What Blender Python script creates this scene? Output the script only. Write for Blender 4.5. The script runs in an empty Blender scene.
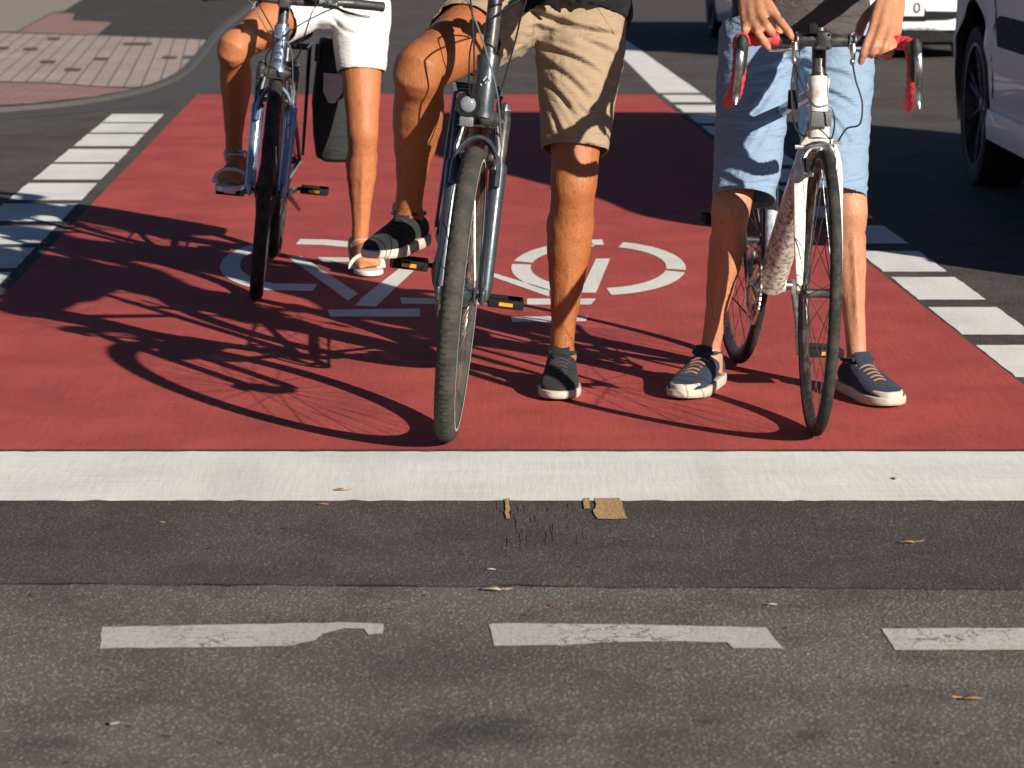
import bpy, math, random
from mathutils import Vector as V, Matrix, noise, Quaternion
R_ = math.radians
PI = math.pi
sc = bpy.context.scene
col = sc.collection
random.seed(7)

# ------------------------------------------------------------------ camera model
F = 2700.0; HC = 1.264; Z0 = .003; TH = math.atan(494 / F)
def P(px, py, D):
    """point of the world seen at px,py, at ground distance D"""
    u = (px - 512) / F; v = (py - 384) / F
    y = math.cos(TH) - v * math.sin(TH); z = -math.sin(TH) - v * math.cos(TH)
    t = D / y
    return V((u * t, D, HC + Z0 + z * t))
def G(px, py, z=0.0):
    u = (px - 512) / F; v = (py - 384) / F
    y = math.cos(TH) - v * math.sin(TH); zz = -math.sin(TH) - v * math.cos(TH)
    t = (z - HC) / zz
    return V((u * t, y * t, z))

# ------------------------------------------------------------------ materials
MATS = {}
class NT:
    def __init__(s, name):
        s.m = bpy.data.materials.new(name); s.m.use_nodes = True
        s.t = s.m.node_tree; s.b = s.t.nodes['Principled BSDF']
        s.co = s.n('ShaderNodeTexCoord').outputs['Object']
    def n(s, k, **kw):
        x = s.t.nodes.new(k)
        for a, b in kw.items(): setattr(x, a, b)
        return x
    def l(s, a, b): s.t.links.new(a, b)
    def map(s, sx, sy, sz, rot=(0, 0, 0)):
        m = s.n('ShaderNodeMapping'); m.inputs['Scale'].default_value = (sx, sy, sz)
        m.inputs['Rotation'].default_value = rot
        s.l(s.co, m.inputs['Vector']); return m.outputs[0]
    def noise(s, scale, det=4, rough=.55, vec=None, dist=0):
        x = s.n('ShaderNodeTexNoise'); x.inputs['Scale'].default_value = scale
        x.inputs['Detail'].default_value = det; x.inputs['Roughness'].default_value = rough
        x.inputs['Distortion'].default_value = dist
        s.l(vec or s.co, x.inputs['Vector']); return x.outputs['Fac']
    def voro(s, scale, feat='F1', vec=None, out='Distance'):
        x = s.n('ShaderNodeTexVoronoi', feature=feat); x.inputs['Scale'].default_value = scale
        s.l(vec or s.co, x.inputs['Vector']); return x.outputs[out]
    def ramp(s, fac, stops, interp='LINEAR'):
        x = s.n('ShaderNodeValToRGB'); x.color_ramp.interpolation = interp
        e = x.color_ramp.elements
        while len(e) < len(stops): e.new(.5)
        for q, (p, c) in zip(e, stops):
            q.position = p; q.color = (c, c, c, 1) if not hasattr(c, '__len__') else (*c, 1)
        s.l(fac, x.inputs[0]); return x.outputs[0]
    def mix(s, fac, a, b, mode='MIX'):
        x = s.n('ShaderNodeMix', data_type='RGBA', blend_type=mode)
        for i, val in ((0, fac), (6, a), (7, b)):
            sock = x.inputs[i]
            if hasattr(val, 'is_output'): s.l(val, sock)
            elif hasattr(val, '__len__'): sock.default_value = (*val, 1)
            else: sock.default_value = val if i == 0 else (val, val, val, 1)
        return x.outputs[2]
    def math(s, op, a, b=0.0):
        x = s.n('ShaderNodeMath', operation=op)
        for i, val in enumerate((a, b)):
            if hasattr(val, 'is_output'): s.l(val, x.inputs[i])
            else: x.inputs[i].default_value = val
        return x.outputs[0]
    def col(s, c):
        if hasattr(c, 'is_output'): s.l(c, s.b.inputs['Base Color'])
        else: s.b.inputs['Base Color'].default_value = (*c, 1)
    def bump(s, h, strength=.5, dist=.01):
        x = s.n('ShaderNodeBump'); x.inputs['Strength'].default_value = strength
        x.inputs['Distance'].default_value = dist
        s.l(h, x.inputs['Height']); s.l(x.outputs[0], s.b.inputs['Normal'])
    def set(s, **kw):
        for k, v in kw.items(): s.b.inputs[k.replace('_', ' ')].default_value = v
        return s

def simple(name, c, rough=.5, metal=0.0, var=.12, scale=30, bump=0.0, bs=200, coat=0.0, spec=.5, trans=0):
    t = NT(name)
    d = tuple(max(0, x * (1 - var * 2)) for x in c); u = tuple(min(1, x * (1 + var)) for x in c)
    t.col(t.mix(t.noise(scale), d, u))
    t.set(Roughness=rough, Metallic=metal)
    t.b.inputs['Specular IOR Level'].default_value = spec
    t.b.inputs['Coat Weight'].default_value = coat
    t.b.inputs['Transmission Weight'].default_value = trans
    rn = t.ramp(t.noise(scale * 2.3), [(.3, rough * .8), (.7, min(1, rough * 1.25))])
    t.l(rn, t.b.inputs['Roughness'])
    if bump: t.bump(t.noise(bs, 5), bump, .002)
    MATS[name] = t.m; return t.m

def asphalt(name, lo, mid, hi, stains=False):
    t = NT(name)
    c = t.mix(t.ramp(t.noise(330, 3, .7), [(.35, 0.), (.62, 1.)]), lo, mid)
    ag = t.voro(150); agc = t.voro(150, out='Color')
    rnd = t.ramp(agc, [(.52, 0.), (.64, .7), (.8, 1.)])
    chip = t.mix(1.0, t.ramp(ag, [(.28, 1.), (.48, 0.)]), rnd, 'MULTIPLY')
    c = t.mix(chip, c, hi)
    c = t.mix(t.ramp(t.noise(1.3, 5, .6), [(.3, .32), (.72, 0.)]), c, (.012, .011, .01))
    c = t.mix(t.ramp(t.noise(4.5, 6, .7), [(.36, .35), (.55, 0.)]), c, (.03, .026, .024))
    # small dark tar specks
    sp = t.ramp(t.voro(23), [(.09, 1.), (.16, 0.)])
    sp2 = t.mix(1.0, sp, t.ramp(t.voro(23, out='Color'), [(.7, 0.), (.75, .8)]), 'MULTIPLY')
    c = t.mix(sp2, c, (.02, .018, .016))
    if stains:
        sep = t.n('ShaderNodeSeparateXYZ'); t.l(t.co, sep.inputs[0])
        wob = t.math('MULTIPLY', t.math('SUBTRACT', t.noise(14, 5, .7), .5), 1.9)
        for (px, py, rx, ry, s) in ((492, 731, .12, .11, .75), (700, 719, .05, .022, .8), (806, 733, .055, .028, .7), (35, 742, .1, .05, .5), (272, 748, .03, .03, .35)):
            g = G(px, py)
            dx = t.math('DIVIDE', t.math('SUBTRACT', sep.outputs[0], g.x), rx)
            dy = t.math('DIVIDE', t.math('SUBTRACT', sep.outputs[1], g.y), ry)
            d = t.math('SQRT', t.math('ADD', t.math('MULTIPLY', dx, dx), t.math('MULTIPLY', dy, dy)))
            f = t.ramp(t.math('ADD', d, t.math('MULTIPLY', wob, 1.7)), [(.2, s * .62), (1., 0.)])
            c = t.mix(f, c, (.018, .016, .015))
    t.col(c); t.set(Roughness=.9)
    t.b.inputs['Specular IOR Level'].default_value = .12
    h = t.math('ADD', t.math('MULTIPLY', ag, -.8), t.math('MULTIPLY', t.noise(500, 3, .7), .8))
    t.bump(h, .75, .0045)
    MATS[name] = t.m

def paint(name, c, under, wear=.0, crack=False, bump=.35, blot=.84):
    t = NT(name)
    cc = t.mix(t.ramp(t.noise(3.2, 7, .68), [(.32, 0.), (.62, 1.)]), tuple(x * blot for x in c), c)
    scuff = t.mix(1., t.ramp(t.noise(1, 6, .7, t.map(9, 130, 5, (0, 0, .08)), .4), [(.60, 0.), (.70, .55)]), t.ramp(t.noise(1.7, 4), [(.45, 0.), (.6, 1.)]), 'MULTIPLY')
    cc = t.mix(scuff, cc, tuple(x * .5 for x in c))
    tr = t.ramp(t.noise(1, 3, .5, t.map(2.6, .12, 1)), [(.54, 0.), (.66, .28)])
    cc = t.mix(tr, cc, tuple(x * .55 for x in c))
    peb = t.mix(1., t.ramp(t.voro(75), [(.10, 1.), (.2, 0.)]), t.ramp(t.voro(75, out='Color'), [(.80, 0.), (.86, .8)]), 'MULTIPLY')
    cc = t.mix(peb, cc, under)
    st = t.noise(1, 5, .7, t.map(4, 60, 4)); cc = t.mix(t.ramp(st, [(.35, .22), (.6, 0.)]), cc, tuple(x * .55 for x in c))
    f = t.ramp(t.noise(260, 4, .75), [(.30 + wear, 1.), (.36 + wear, 0.)])
    cc = t.mix(f, cc, under)
    if crack:
        w = t.n('ShaderNodeVectorMath', operation='ADD')
        nn = t.n('ShaderNodeTexNoise'); nn.inputs['Scale'].default_value = 30; t.l(t.co, nn.inputs['Vector'])
        sc_ = t.n('ShaderNodeVectorMath', operation='SCALE'); sc_.inputs['Scale'].default_value = .07; t.l(nn.outputs['Color'], sc_.inputs[0])
        t.l(t.co, w.inputs[0]); t.l(sc_.outputs[0], w.inputs[1])
        e = t.voro(15, 'DISTANCE_TO_EDGE', w.outputs[0])
        k = t.mix(1., t.ramp(e, [(.018, 1.), (.035, 0.)]), t.ramp(t.noise(3.1), [(.52, 0.), (.60, .8)]), 'MULTIPLY')
        cc = t.mix(k, cc, under)
    t.col(cc); t.set(Roughness=.8); t.b.inputs['Specular IOR Level'].default_value = .12
    h = t.math('ADD', t.noise(300, 4, .7), t.math('MULTIPLY', t.noise(1, 4, .6, t.map(60, 9, 20)), 1.2))
    t.bump(h, bump, .004)
    MATS[name] = t.m

asphalt('asphalt_light', (.092, .082, .075), (.215, .194, .180), (.42, .39, .355), True)
asphalt('asphalt_dark', (.062, .053, .051), (.130, .112, .107), (.25, .22, .205))
asphalt('asphalt_far', (.055, .049, .046), (.088, .078, .073), (.16, .15, .14))
paint('red_paint', (.445, .084, .073), (.10, .03, .028), 0, False, .45, .70)
paint('white_paint', (.76, .75, .71), (.33, .31, .29), -.02)
paint('worn_white_paint', (.54, .52, .48), (.08, .07, .06), .075, True)
paint('symbol_paint', (.74, .73, .68), (.4, .16, .15), .02)
paint('orange_paint', (.66, .41, .17), (.095, .082, .076), .15)
simple('asphalt_scratch', (.075, .066, .062), .9, var=.3, scale=90)
simple('dark_stone', (.085, .066, .058), .85, var=.2)
simple('seam_tar', (.02, .018, .017), .6, bump=.5)

def pavers():
    t = NT('pink_pavers')
    br = t.n('ShaderNodeTexBrick'); br.offset = .5
    br.inputs['Scale'].default_value = 1; br.inputs['Brick Width'].default_value = .30
    br.inputs['Row Height'].default_value = .11; br.inputs['Mortar Size'].default_value = .007; br.inputs['Mortar Smooth'].default_value = .2
    br.inputs['Color1'].default_value = (.46, .36, .30, 1); br.inputs['Color2'].default_value = (.38, .29, .245, 1)
    br.inputs['Mortar'].default_value = (.14, .11, .095, 1); br.inputs['Bias'].default_value = -.2
    t.l(t.map(1, 1, 1, (0, 0, R_(84))), br.inputs['Vector'])
    cell = t.ramp(t.noise(1.1, 5), [(.3, .3), (.7, 0.)])
    c = t.mix(cell, br.outputs[0], (.17, .12, .10))
    c = t.mix(t.ramp(t.noise(90, 4), [(.4, .25), (.6, 0.)]), c, (.1, .08, .07))
    t.col(c); t.set(Roughness=.85); t.bump(t.math('ADD', br.outputs['Fac'], t.noise(150)), .4, .004)
    MATS['pink_pavers'] = t.m
pavers()
def redpavers():
    t = NT('red_pavers')
    br = t.n('ShaderNodeTexBrick'); br.inputs['Scale'].default_value = 1
    br.inputs['Brick Width'].default_value = .2; br.inputs['Row Height'].default_value = .1; br.inputs['Mortar Size'].default_value = .006
    br.inputs['Color1'].default_value = (.36, .185, .155, 1); br.inputs['Color2'].default_value = (.30, .155, .13, 1); br.inputs['Mortar'].default_value = (.14, .09, .08, 1)
    t.l(t.co, br.inputs['Vector'])
    t.col(t.mix(t.ramp(t.noise(2, 5), [(.3, .4), (.7, 0.)]), br.outputs[0], (.15, .09, .075)))
    t.set(Roughness=.85); t.bump(t.noise(150), .3, .003); MATS['red_pavers'] = t.m
redpavers()
simple('grey_slabs', (.26, .225, .185), .85, var=.15, scale=9, bump=.4)
simple('gutter_asphalt', (.060, .055, .051), .85, var=.25, scale=60, bump=.6, bs=300)
simple('kerb_stone', (.07, .066, .06), .85, var=.2, scale=40, bump=.5)

def skin(name, c, red):
    t = NT(name)
    cc = t.mix(t.noise(9, 5, .6), c, red); cc = t.mix(t.ramp(t.noise(16, 6, .65), [(.38, .22), (.6, 0.)]), cc, tuple(x * .62 for x in c))
    cc = t.mix(t.ramp(t.noise(70, 4, .7), [(.35, .25), (.6, 0.)]), cc, tuple(x * .6 for x in c))
    hair = t.noise(1, 2, .5, t.map(300, 300, 30)); cc = t.mix(t.ramp(hair, [(.33, .5), (.41, 0.)]), cc, tuple(x * .3 for x in c))
    t.col(cc); t.set(Roughness=.5); t.b.inputs['Specular IOR Level'].default_value = .4
    t.b.inputs['Subsurface Weight'].default_value = .05
    t.b.inputs['Subsurface Radius'].default_value = (.012, .004, .002)
    t.b.inputs['Subsurface Scale'].default_value = .6
    t.bump(t.math('ADD', t.noise(260, 5), t.math('MULTIPLY', t.noise(38, 4), 1.6)), .4, .004)
    MATS[name] = t.m
skin('skin_tan', (.43, .165, .062), (.44, .14, .06))
skin('skin_dark_tan', (.34, .125, .038), (.36, .105, .038))
skin('skin_light', (.46, .225, .12), (.47, .19, .105))
def cloth(name, c, weave=900, folds=.5, var=.12):
    t = NT(name)
    cc = t.mix(t.noise(14, 5), tuple(x * (1 - var) for x in c), c)
    cc = t.mix(t.ramp(t.noise(weave, 2, .8), [(.35, .22), (.6, 0.)]), cc, tuple(x * .6 for x in c))
    t.col(cc); t.set(Roughness=.9); t.b.inputs['Specular IOR Level'].default_value = .2
    t.b.inputs['Sheen Weight'].default_value = .05
    h = t.math('ADD', t.math('MULTIPLY', t.noise(1, 4, .55, t.map(14, 14, 42, (0, .5, 0)), 1.3), 3.0), t.math('MULTIPLY', t.noise(weave, 2), .12))
    t.bump(h, folds, .006)
    MATS[name] = t.m
cloth('white_cotton', (.70, .69, .68), folds=.25, var=.03)
cloth('beige_cotton', (.325, .235, .15), folds=.5)
cloth('pale_denim', (.215, .30, .41), folds=.6)
cloth('black_jersey', (.008, .008, .009), folds=.7)
cloth('brown_jersey', (.075, .062, .062), folds=.7)
cloth('navy_canvas', (.028, .040, .066), folds=.3, var=.4)
cloth('grey_canvas', (.024, .027, .026), folds=.3, var=.4)
cloth('black_pannier_cloth', (.028, .030, .030), folds=.5)
cloth('dark_hair', (.05, .03, .02), folds=.9)
simple('rubber_sole', (.50, .46, .37), .65, var=.22, scale=30, bump=.3)
simple('white_leather', (.66, .63, .60), .5, var=.12, scale=60, bump=.3)
simple('denim_thread', (.17, .24, .34), .9)
simple('beige_thread', (.27, .19, .11), .9)
simple('grey_thread', (.45, .44, .43), .9)
simple('orange_lace', (.36, .17, .085), .9, var=.2)
simple('black_lace', (.05, .035, .05), .9)
simple('toe_nail', (.55, .25, .2), .3)
simple('eye_white', (.75, .73, .7), .2)

def dirty(name, c, dirt, amt, rough=.35, metal=0., coat=.3, scale=22):
    t = NT(name)
    f = t.ramp(t.noise(scale, 6, .7), [(.5 - amt, 1.), (.56, 0.)])
    t.col(t.mix(f, c, dirt)); t.set(Roughness=rough, Metallic=metal); t.b.inputs['Coat Weight'].default_value = coat
    t.l(t.ramp(t.noise(60), [(.3, rough * .7), (.7, min(1, rough * 1.5))]), t.b.inputs['Roughness'])
    t.b.inputs['Specular IOR Level'].default_value = .15 if 'rubber' in name else .5
    MATS[name] = t.m
dirty('white_frame_paint', (.66, .64, .60), (.40, .35, .29), .13)
dirty('mottled_frame_paint', (.60, .55, .48), (.14, .11, .09), .10, scale=85)
dirty('blue_grey_tube', (.40, .47, .56), (.2, .22, .25), .05)
dirty('dark_blue_frame', (.02, .035, .06), (.05, .05, .05), .02, .3)
dirty('slate_metal', (.05, .062, .068), (.05, .06, .07), .10, .34, .5)
dirty('silver_blue_metal', (.20, .26, .36), (.2, .24, .32), .13, .3, .6)
dirty('brushed_silver', (.62, .62, .60), (.35, .33, .3), .12, .28, 1.)
dirty('chrome', (.75, .75, .73), (.4, .4, .4), .0, .12, 1.)
dirty('black_paint', (.015, .015, .017), (.05, .045, .04), .04, .35)
dirty('tyre_rubber', (.022, .021, .020), (.05, .042, .036), .08, .8, 0, 0)
dirty('grey_tyre_rubber', (.038, .036, .033), (.058, .052, .045), .07, .85, 0, 0)
dirty('rim_metal', (.10, .085, .075), (.20, .16, .13), .06, .4, .6, 0)
dirty('black_rim', (.02, .02, .02), (.07, .055, .05), .04, .4, .3, 0)
simple('reflective_tape', (.45, .44, .41), .35, var=.1)
simple('red_tape', (.62, .045, .055), .55, var=.2, scale=60, bump=.4, bs=120)
simple('black_rubber', (.018, .018, .018), .6, bump=.2)
simple('cable_black', (.02, .02, .02), .4)
simple('cable_grey', (.13, .13, .13), .35)
simple('amber_reflector', (.85, .28, .02), .15, coat=.8)
simple('clear_lens', (.22, .24, .24), .12, coat=1, var=.3)
simple('grey_reflector', (.13, .13, .13), .3, coat=.5, bump=.8, bs=400)
simple('blue_marking', (.05, .12, .45), .4)
simple('white_car_paint', (.78, .79, .79), .22, coat=1, var=.02)
simple('silver_car_paint', (.74, .655, .56), .5, metal=.1, coat=.25, var=.03)
simple('black_plastic', (.010, .010, .011), .7, bump=.2, spec=.15)
simple('car_glass', (.02, .025, .03), .04, coat=1)
simple('plate_white', (.72, .72, .70), .4, var=.03)
simple('plate_black', (.02, .02, .02), .4)
simple('dry_leaf', (.62, .50, .30), .7, var=.25, scale=80)
simple('orange_leaf', (.55, .30, .12), .7, var=.25, scale=80)
simple('red_scrap', (.5, .03, .03), .6)
simple('bone_scrap', (.6, .58, .52), .7)

# ------------------------------------------------------------------ mesh helper
class MB:
    def __init__(s): s.v = []; s.f = []; s.M = Matrix()
    def add(s, vs, fs):
        o = len(s.v); s.v += [s.M @ V(p) for p in vs]; s.f += [tuple(i + o for i in f) for f in fs]
    def ring(s, rings, closed=False, caps=True):
        n = len(rings[0]); vs = [p for r in rings for p in r]; fs = []
        k = len(rings)
        for i in range(k if closed else k - 1):
            a = i * n; b = ((i + 1) % k) * n
            for j in range(n):
                fs.append((a + j, a + (j + 1) % n, b + (j + 1) % n, b + j))
        if caps and not closed:
            fs.append(tuple(range(n - 1, -1, -1))); fs.append(tuple(range((k - 1) * n, k * n)))
        s.add(vs, fs)
    def tube(s, pts, r, seg=10, ref=None, closed=False, caps=True, sm=0):
        """pts: points; r: radius | list of radius/(rx,ry); ref gives the ry direction"""
        pts = [V(p) for p in pts]
        if not hasattr(r, '__len__'): r = [r] * len(pts)
        r = [(q, q) if not hasattr(q, '__len__') else q for q in r]
        if sm:
            P2, R2 = [], []
            n = len(pts)
            for i in range(n - 1):
                p0, p1, p2, p3 = pts[max(i - 1, 0)], pts[i], pts[i + 1], pts[min(i + 2, n - 1)]
                for k in range(sm):
                    t = k / sm
                    P2.append(.5 * ((2 * p1) + (p2 - p0) * t + (2 * p0 - 5 * p1 + 4 * p2 - p3) * t * t + (3 * p1 - p0 - 3 * p2 + p3) * t ** 3))
                    u = t * t * (3 - 2 * t); R2.append(tuple(a + (b - a) * u for a, b in zip(r[i], r[i + 1])))
            P2.append(pts[-1]); R2.append(r[-1]); pts, r = P2, R2
        n = len(pts); tang = []
        for i in range(n):
            if closed: d = pts[(i + 1) % n] - pts[i - 1]
            else: d = pts[min(i + 1, n - 1)] - pts[max(i - 1, 0)]
            tang.append(d.normalized() if d.length > 1e-9 else V((0, 0, 1)))
        if ref is None:
            ref = V((0, 0, 1)) if abs(tang[0].z) < .8 else V((0, 1, 0))
        ref = V(ref); rings = []
        for i in range(n):
            t = tang[i]; b = ref - t * ref.dot(t)
            if b.length < 1e-5: b = t.orthogonal()
            b.normalize(); a = b.cross(t).normalized(); ref = b
            rx, ry = r[i]
            rings.append([pts[i] + a * (rx * math.cos(q)) + b * (ry * math.sin(q)) for q in (2 * PI * k / seg for k in range(seg))])
        s.ring(rings, closed, caps)
    def ell(s, c, rx, ry, rz, rot=None, u=14, w=10):
        c = V(c); rot = rot or Matrix(); rings = []
        for i in range(w + 1):
            a = -PI / 2 + PI * (i / w); a = max(min(a, PI / 2 - .02), -PI / 2 + .02)
            rings.append([c + (rot @ V((rx * math.cos(a) * math.cos(2 * PI * j / u), ry * math.cos(a) * math.sin(2 * PI * j / u), rz * math.sin(a)))) for j in range(u)])
        s.ring(rings)
    def box(s, c, size, rot=None, bev=0.0):
        c = V(c); rot = rot or Matrix(); hx, hy, hz = (q / 2 for q in size)
        if bev <= 0:
            vs = [c + rot @ V((x * hx, y * hy, z * hz)) for z in (-1, 1) for x, y in ((-1, -1), (1, -1), (1, 1), (-1, 1))]
            s.add(vs, [(3, 2, 1, 0), (4, 5, 6, 7), (0, 1, 5, 4), (1, 2, 6, 5), (2, 3, 7, 6), (3, 0, 4, 7)]); return
        b = min(bev, hx * .98, hy * .98, hz * .98); rings = []
        def rr(ix, z):
            out = []
            for (sx, sy, a0) in ((1, 1, 0), (-1, 1, 90), (-1, -1, 180), (1, -1, 270)):
                for k in range(4):
                    a = R_(a0 + k * 30)
                    out.append(c + rot @ V((sx * (hx - b) + (b - ix) * math.cos(a), sy * (hy - b) + (b - ix) * math.sin(a), z)))
            return out
        rings = [rr(b * .7, -hz), rr(b * .2, -hz + b * .3), rr(0, -hz + b), rr(0, hz - b), rr(b * .2, hz - b * .3), rr(b * .7, hz)]
        s.ring(rings)
    def torus(s, c, ax, R, prof, seg=64, arc=None, fn=None):
        """prof: closed list of (radial, axial) offsets"""
        c = V(c); ax = V(ax).normalized(); e1 = V((0, 0, 1)) - ax * ax.z
        if e1.length < 1e-4: e1 = V((0, 1, 0))
        e1.normalize(); e2 = ax.cross(e1); rings = []
        a0, a1 = arc or (0, 2 * PI); n = seg if arc is None else seg + 1
        for i in range(n):
            a = a0 + (a1 - a0) * i / seg; d = e1 * math.cos(a) + e2 * math.sin(a)
            rings.append([c + d * (R + pr + (fn(a, pr, pa) if fn else 0)) + ax * pa for pr, pa in prof])
        s.ring(rings, arc is None)
    def extrude(s, poly, h):
        """poly: 3D points (flat, ccw from above); h: vector"""
        n = len(poly); vs = [V(p) for p in poly] + [V(p) + V(h) for p in poly]
        s.add(vs, [tuple(range(n - 1, -1, -1)), tuple(range(n, 2 * n))] + [(i, (i + 1) % n, n + (i + 1) % n, n + i) for i in range(n)])
    def poly(s, pts): s.add(pts, [tuple(range(len(pts)))])
    def mesh(s, name, off=None):
        me = bpy.data.meshes.new(name)
        o = off or V()
        me.from_pydata([tuple(p - o) for p in s.v], [], s.f); me.update(); return me
    def build(s, name, mat, parent=None, smooth=True, off=None, angle=40):
        me = s.mesh(name, off); return link(name, me, mat, parent, smooth, angle)
def link(name, me, mat, parent=None, smooth=True, angle=40):
    import bmesh
    bm = bmesh.new(); bm.from_mesh(me); bmesh.ops.recalc_face_normals(bm, faces=bm.faces)
    if smooth:
        for f in bm.faces: f.smooth = True
        for e in bm.edges:
            if len(e.link_faces) == 2 and e.calc_face_angle(0) > R_(angle): e.smooth = False
    bm.to_mesh(me); bm.free()
    o = bpy.data.objects.new(name, me); col.objects.link(o)
    me.materials.append(MATS[mat] if isinstance(mat, str) else mat)
    if parent: o.parent = parent
    return o
def tag(o, label=None, cat=None, group=None, kind=None):
    if label: o['label'] = label
    if cat: o['category'] = cat
    if group: o['group'] = group
    if kind: o['kind'] = kind
    return o
def empty(name, loc, label, cat, group=None):
    o = bpy.data.objects.new(name, None); col.objects.link(o); o.location = loc
    o.empty_display_size = .1
    return tag(o, label, cat, group)
def remesh(mb, voxel, smooth_it=4, fac=.5):
    me = mb.mesh('tmp'); o = bpy.data.objects.new('tmp', me); col.objects.link(o)
    m = o.modifiers.new('r', 'REMESH'); m.mode = 'VOXEL'; m.voxel_size = voxel; m.adaptivity = 0
    if smooth_it:
        s = o.modifiers.new('s', 'SMOOTH'); s.factor = fac; s.iterations = smooth_it
    dg = bpy.context.evaluated_depsgraph_get()
    out = bpy.data.meshes.new_from_object(o.evaluated_get(dg))
    bpy.data.objects.remove(o); bpy.data.meshes.remove(me)
    return out
def shift(me, off):
    for v in me.vertices: v.co -= off
def circ(r, n=8, sx=1.0): return [(r * math.cos(2 * PI * i / n), r * sx * math.sin(2 * PI * i / n)) for i in range(n)]

# ------------------------------------------------------------------ the ground
def sheet(name, pts, mat, z, kind='structure'):
    mb = MB(); mb.poly([V((p[0], p[1], z)) for p in pts]); o = mb.build(name, mat, smooth=False)
    if o.data.polygons[0].normal.z < 0: o.data.flip_normals()
    if kind: o['kind'] = kind
    return o
def gp(*pix): return [G(a, b) for a, b in pix]
sheet('road', [(-300, -200), (300, -200), (300, 600), (-300, 600)], 'asphalt_light', 0)
# the darker, newer asphalt behind the seam, its front edge uneven
seam = []
for i in range(120):
    px = -900 + i * 24
    base = 583 + (px - 0) * 0.0055 if px < 1024 else 588
    seam.append(G(px, base + 2.2 * noise.noise(V((px * .02, 3, 0))) + 1.2 * noise.noise(V((px * .09, 9, 0)))))
sheet('dark_road', [(p.x, p.y) for p in seam] + [(60, seam[-1].y), (60, 90), (-60, 90), (-60, seam[0].y)], 'asphalt_dark', .0015)
mb = MB()
for i in range(len(seam) - 1):
    a, b = seam[i], seam[i + 1]
    wa = .013 * max(0, noise.noise(V((i * .31, 1, 5))) + .05); wb_ = .013 * max(0, noise.noise(V(((i + 1) * .31, 1, 5))) + .05)
    mb.add([V((a.x, a.y - .0005, .0030)), V((b.x, b.y - .0005, .0030)), V((b.x, b.y + wb_, .0030)), V((a.x, a.y + wa, .0030))], [(0, 1, 2, 3)])
tag(mb.build('road_seam', 'seam_tar', smooth=False), kind='structure')
# red lane box
sheet('red_cycle_lane', gp((-145, 449.5), (1106, 449.5), (654, 94.5), (197, 94.5)), 'red_paint', .003)
# stop line, slightly ragged lower edge
def ragged(y0, x0, x1, n, amp, seed, z=0):
    return [G(x0 + (x1 - x0) * i / n, y0 + amp * noise.noise(V((i * .9, seed, 0)))) for i in range(n + 1)]
sheet('stop_line', ragged(500.5, -420, 1230, 115, 1.3, 2) + ragged(451.5, 1210, -370, 115, .8, 4), 'white_paint', .003)
# white blocks, left row
def block(q, rag=.006, mat='white_paint', nm='white_road_block'):
    pts = []
    for i in range(4):
        a, b = q[i], q[(i + 1) % 4]
        for k in range(8):
            p = a.lerp(b, k / 8); pts.append((p.x + rag * noise.noise(p * 31), p.y + rag * noise.noise(p * 27 + V((5, 5, 5)))))
    return sheet(nm, pts, mat, .003)
left = [(114, 123.2, 50, 0), (122.2, 132.5), (134, 146), (149, 162), (164, 179.5), (183, 200), (203.5, 221), (226, 244), (247.5, 268), (272, 296), (301, 328), (334, 364), (371, 404), (411, 445)]
def xl_in(y): return 166 - (y - 114) * .962
def xl_out(y): return 112 - (y - 114) * 1.21
for q in left:
    a, b = q[0], q[1]
    block(gp((xl_out(b), b), (xl_in(b) - 2, b), (xl_in(a) - 2, a), (xl_out(a), a)))
y = 268
right = [(95, 102), (105, 112.2), (115, 123), (126, 135), (139, 149), (153, 165), (169, 182), (186, 200), (205, 218), (225.5, 243.5), (251, 271.5), (277, 299.5), (307, 334.5), (345, 377), (390, 425)]
def xr_in(y): return 662.5 + (y - 95) * 1.253
def xr_out(y): return 703 + (y - 95) * 1.385
for a, b in right:
    block(gp((xr_in(b), b), (xr_out(b), b), (xr_out(a), a), (xr_in(a), a)))
block(gp((658, 92.8), (701, 92.8), (626, 40), (560, -5), (528, -22), (500, -22), (540, -5), (618, 60)), nm='white_road_stripe')

# bicycle symbol
def stroke(pts, w, z=.0125):
    """pixel polyline -> painted strip of width w metres on the ground"""
    K = 2.3   # road symbols are stretched along the direction of travel
    g = [G(a, b) for a, b in pts]; g = [V((p.x, p.y / K, 0)) for p in g]; L, R = [], []
    for i, p in enumerate(g):
        d = g[min(i + 1, len(g) - 1)] - g[max(i - 1, 0)]; n = V((-d.y, d.x, 0)).normalized() * w / 2
        L.append(V(((p + n).x, (p + n).y * K, 0))); R.append(V(((p - n).x, (p - n).y * K, 0)))
    return [(p.x, p.y) for p in L] + [(p.x, p.y) for p in reversed(R)]
def arcpix(cx, cy, rx, ry, a0, a1, n=20):
    return [(cx + rx * math.cos(R_(a0 + (a1 - a0) * i / n)), cy - ry * math.sin(R_(a0 + (a1 - a0) * i / n))) for i in range(n + 1)]
SY = []
W = .066
SY += [stroke(arcpix(292, 266, 62, 22.5, 106, 250) + [(290, 287.5), (315, 288)], W), stroke([(298, 242), (325, 242.5), (352, 245)], W)]
SY += [stroke(arcpix(598, 268, 77, 24, 166, 94), W), stroke(arcpix(598, 268, 77, 24, 250, 172), W), stroke([(589, 242.5), (603, 242.5)], W), stroke(arcpix(598, 268, 78, 24, 73, -4), W), stroke(arcpix(598, 268, 78, 24, -9, -82), W)]
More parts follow.
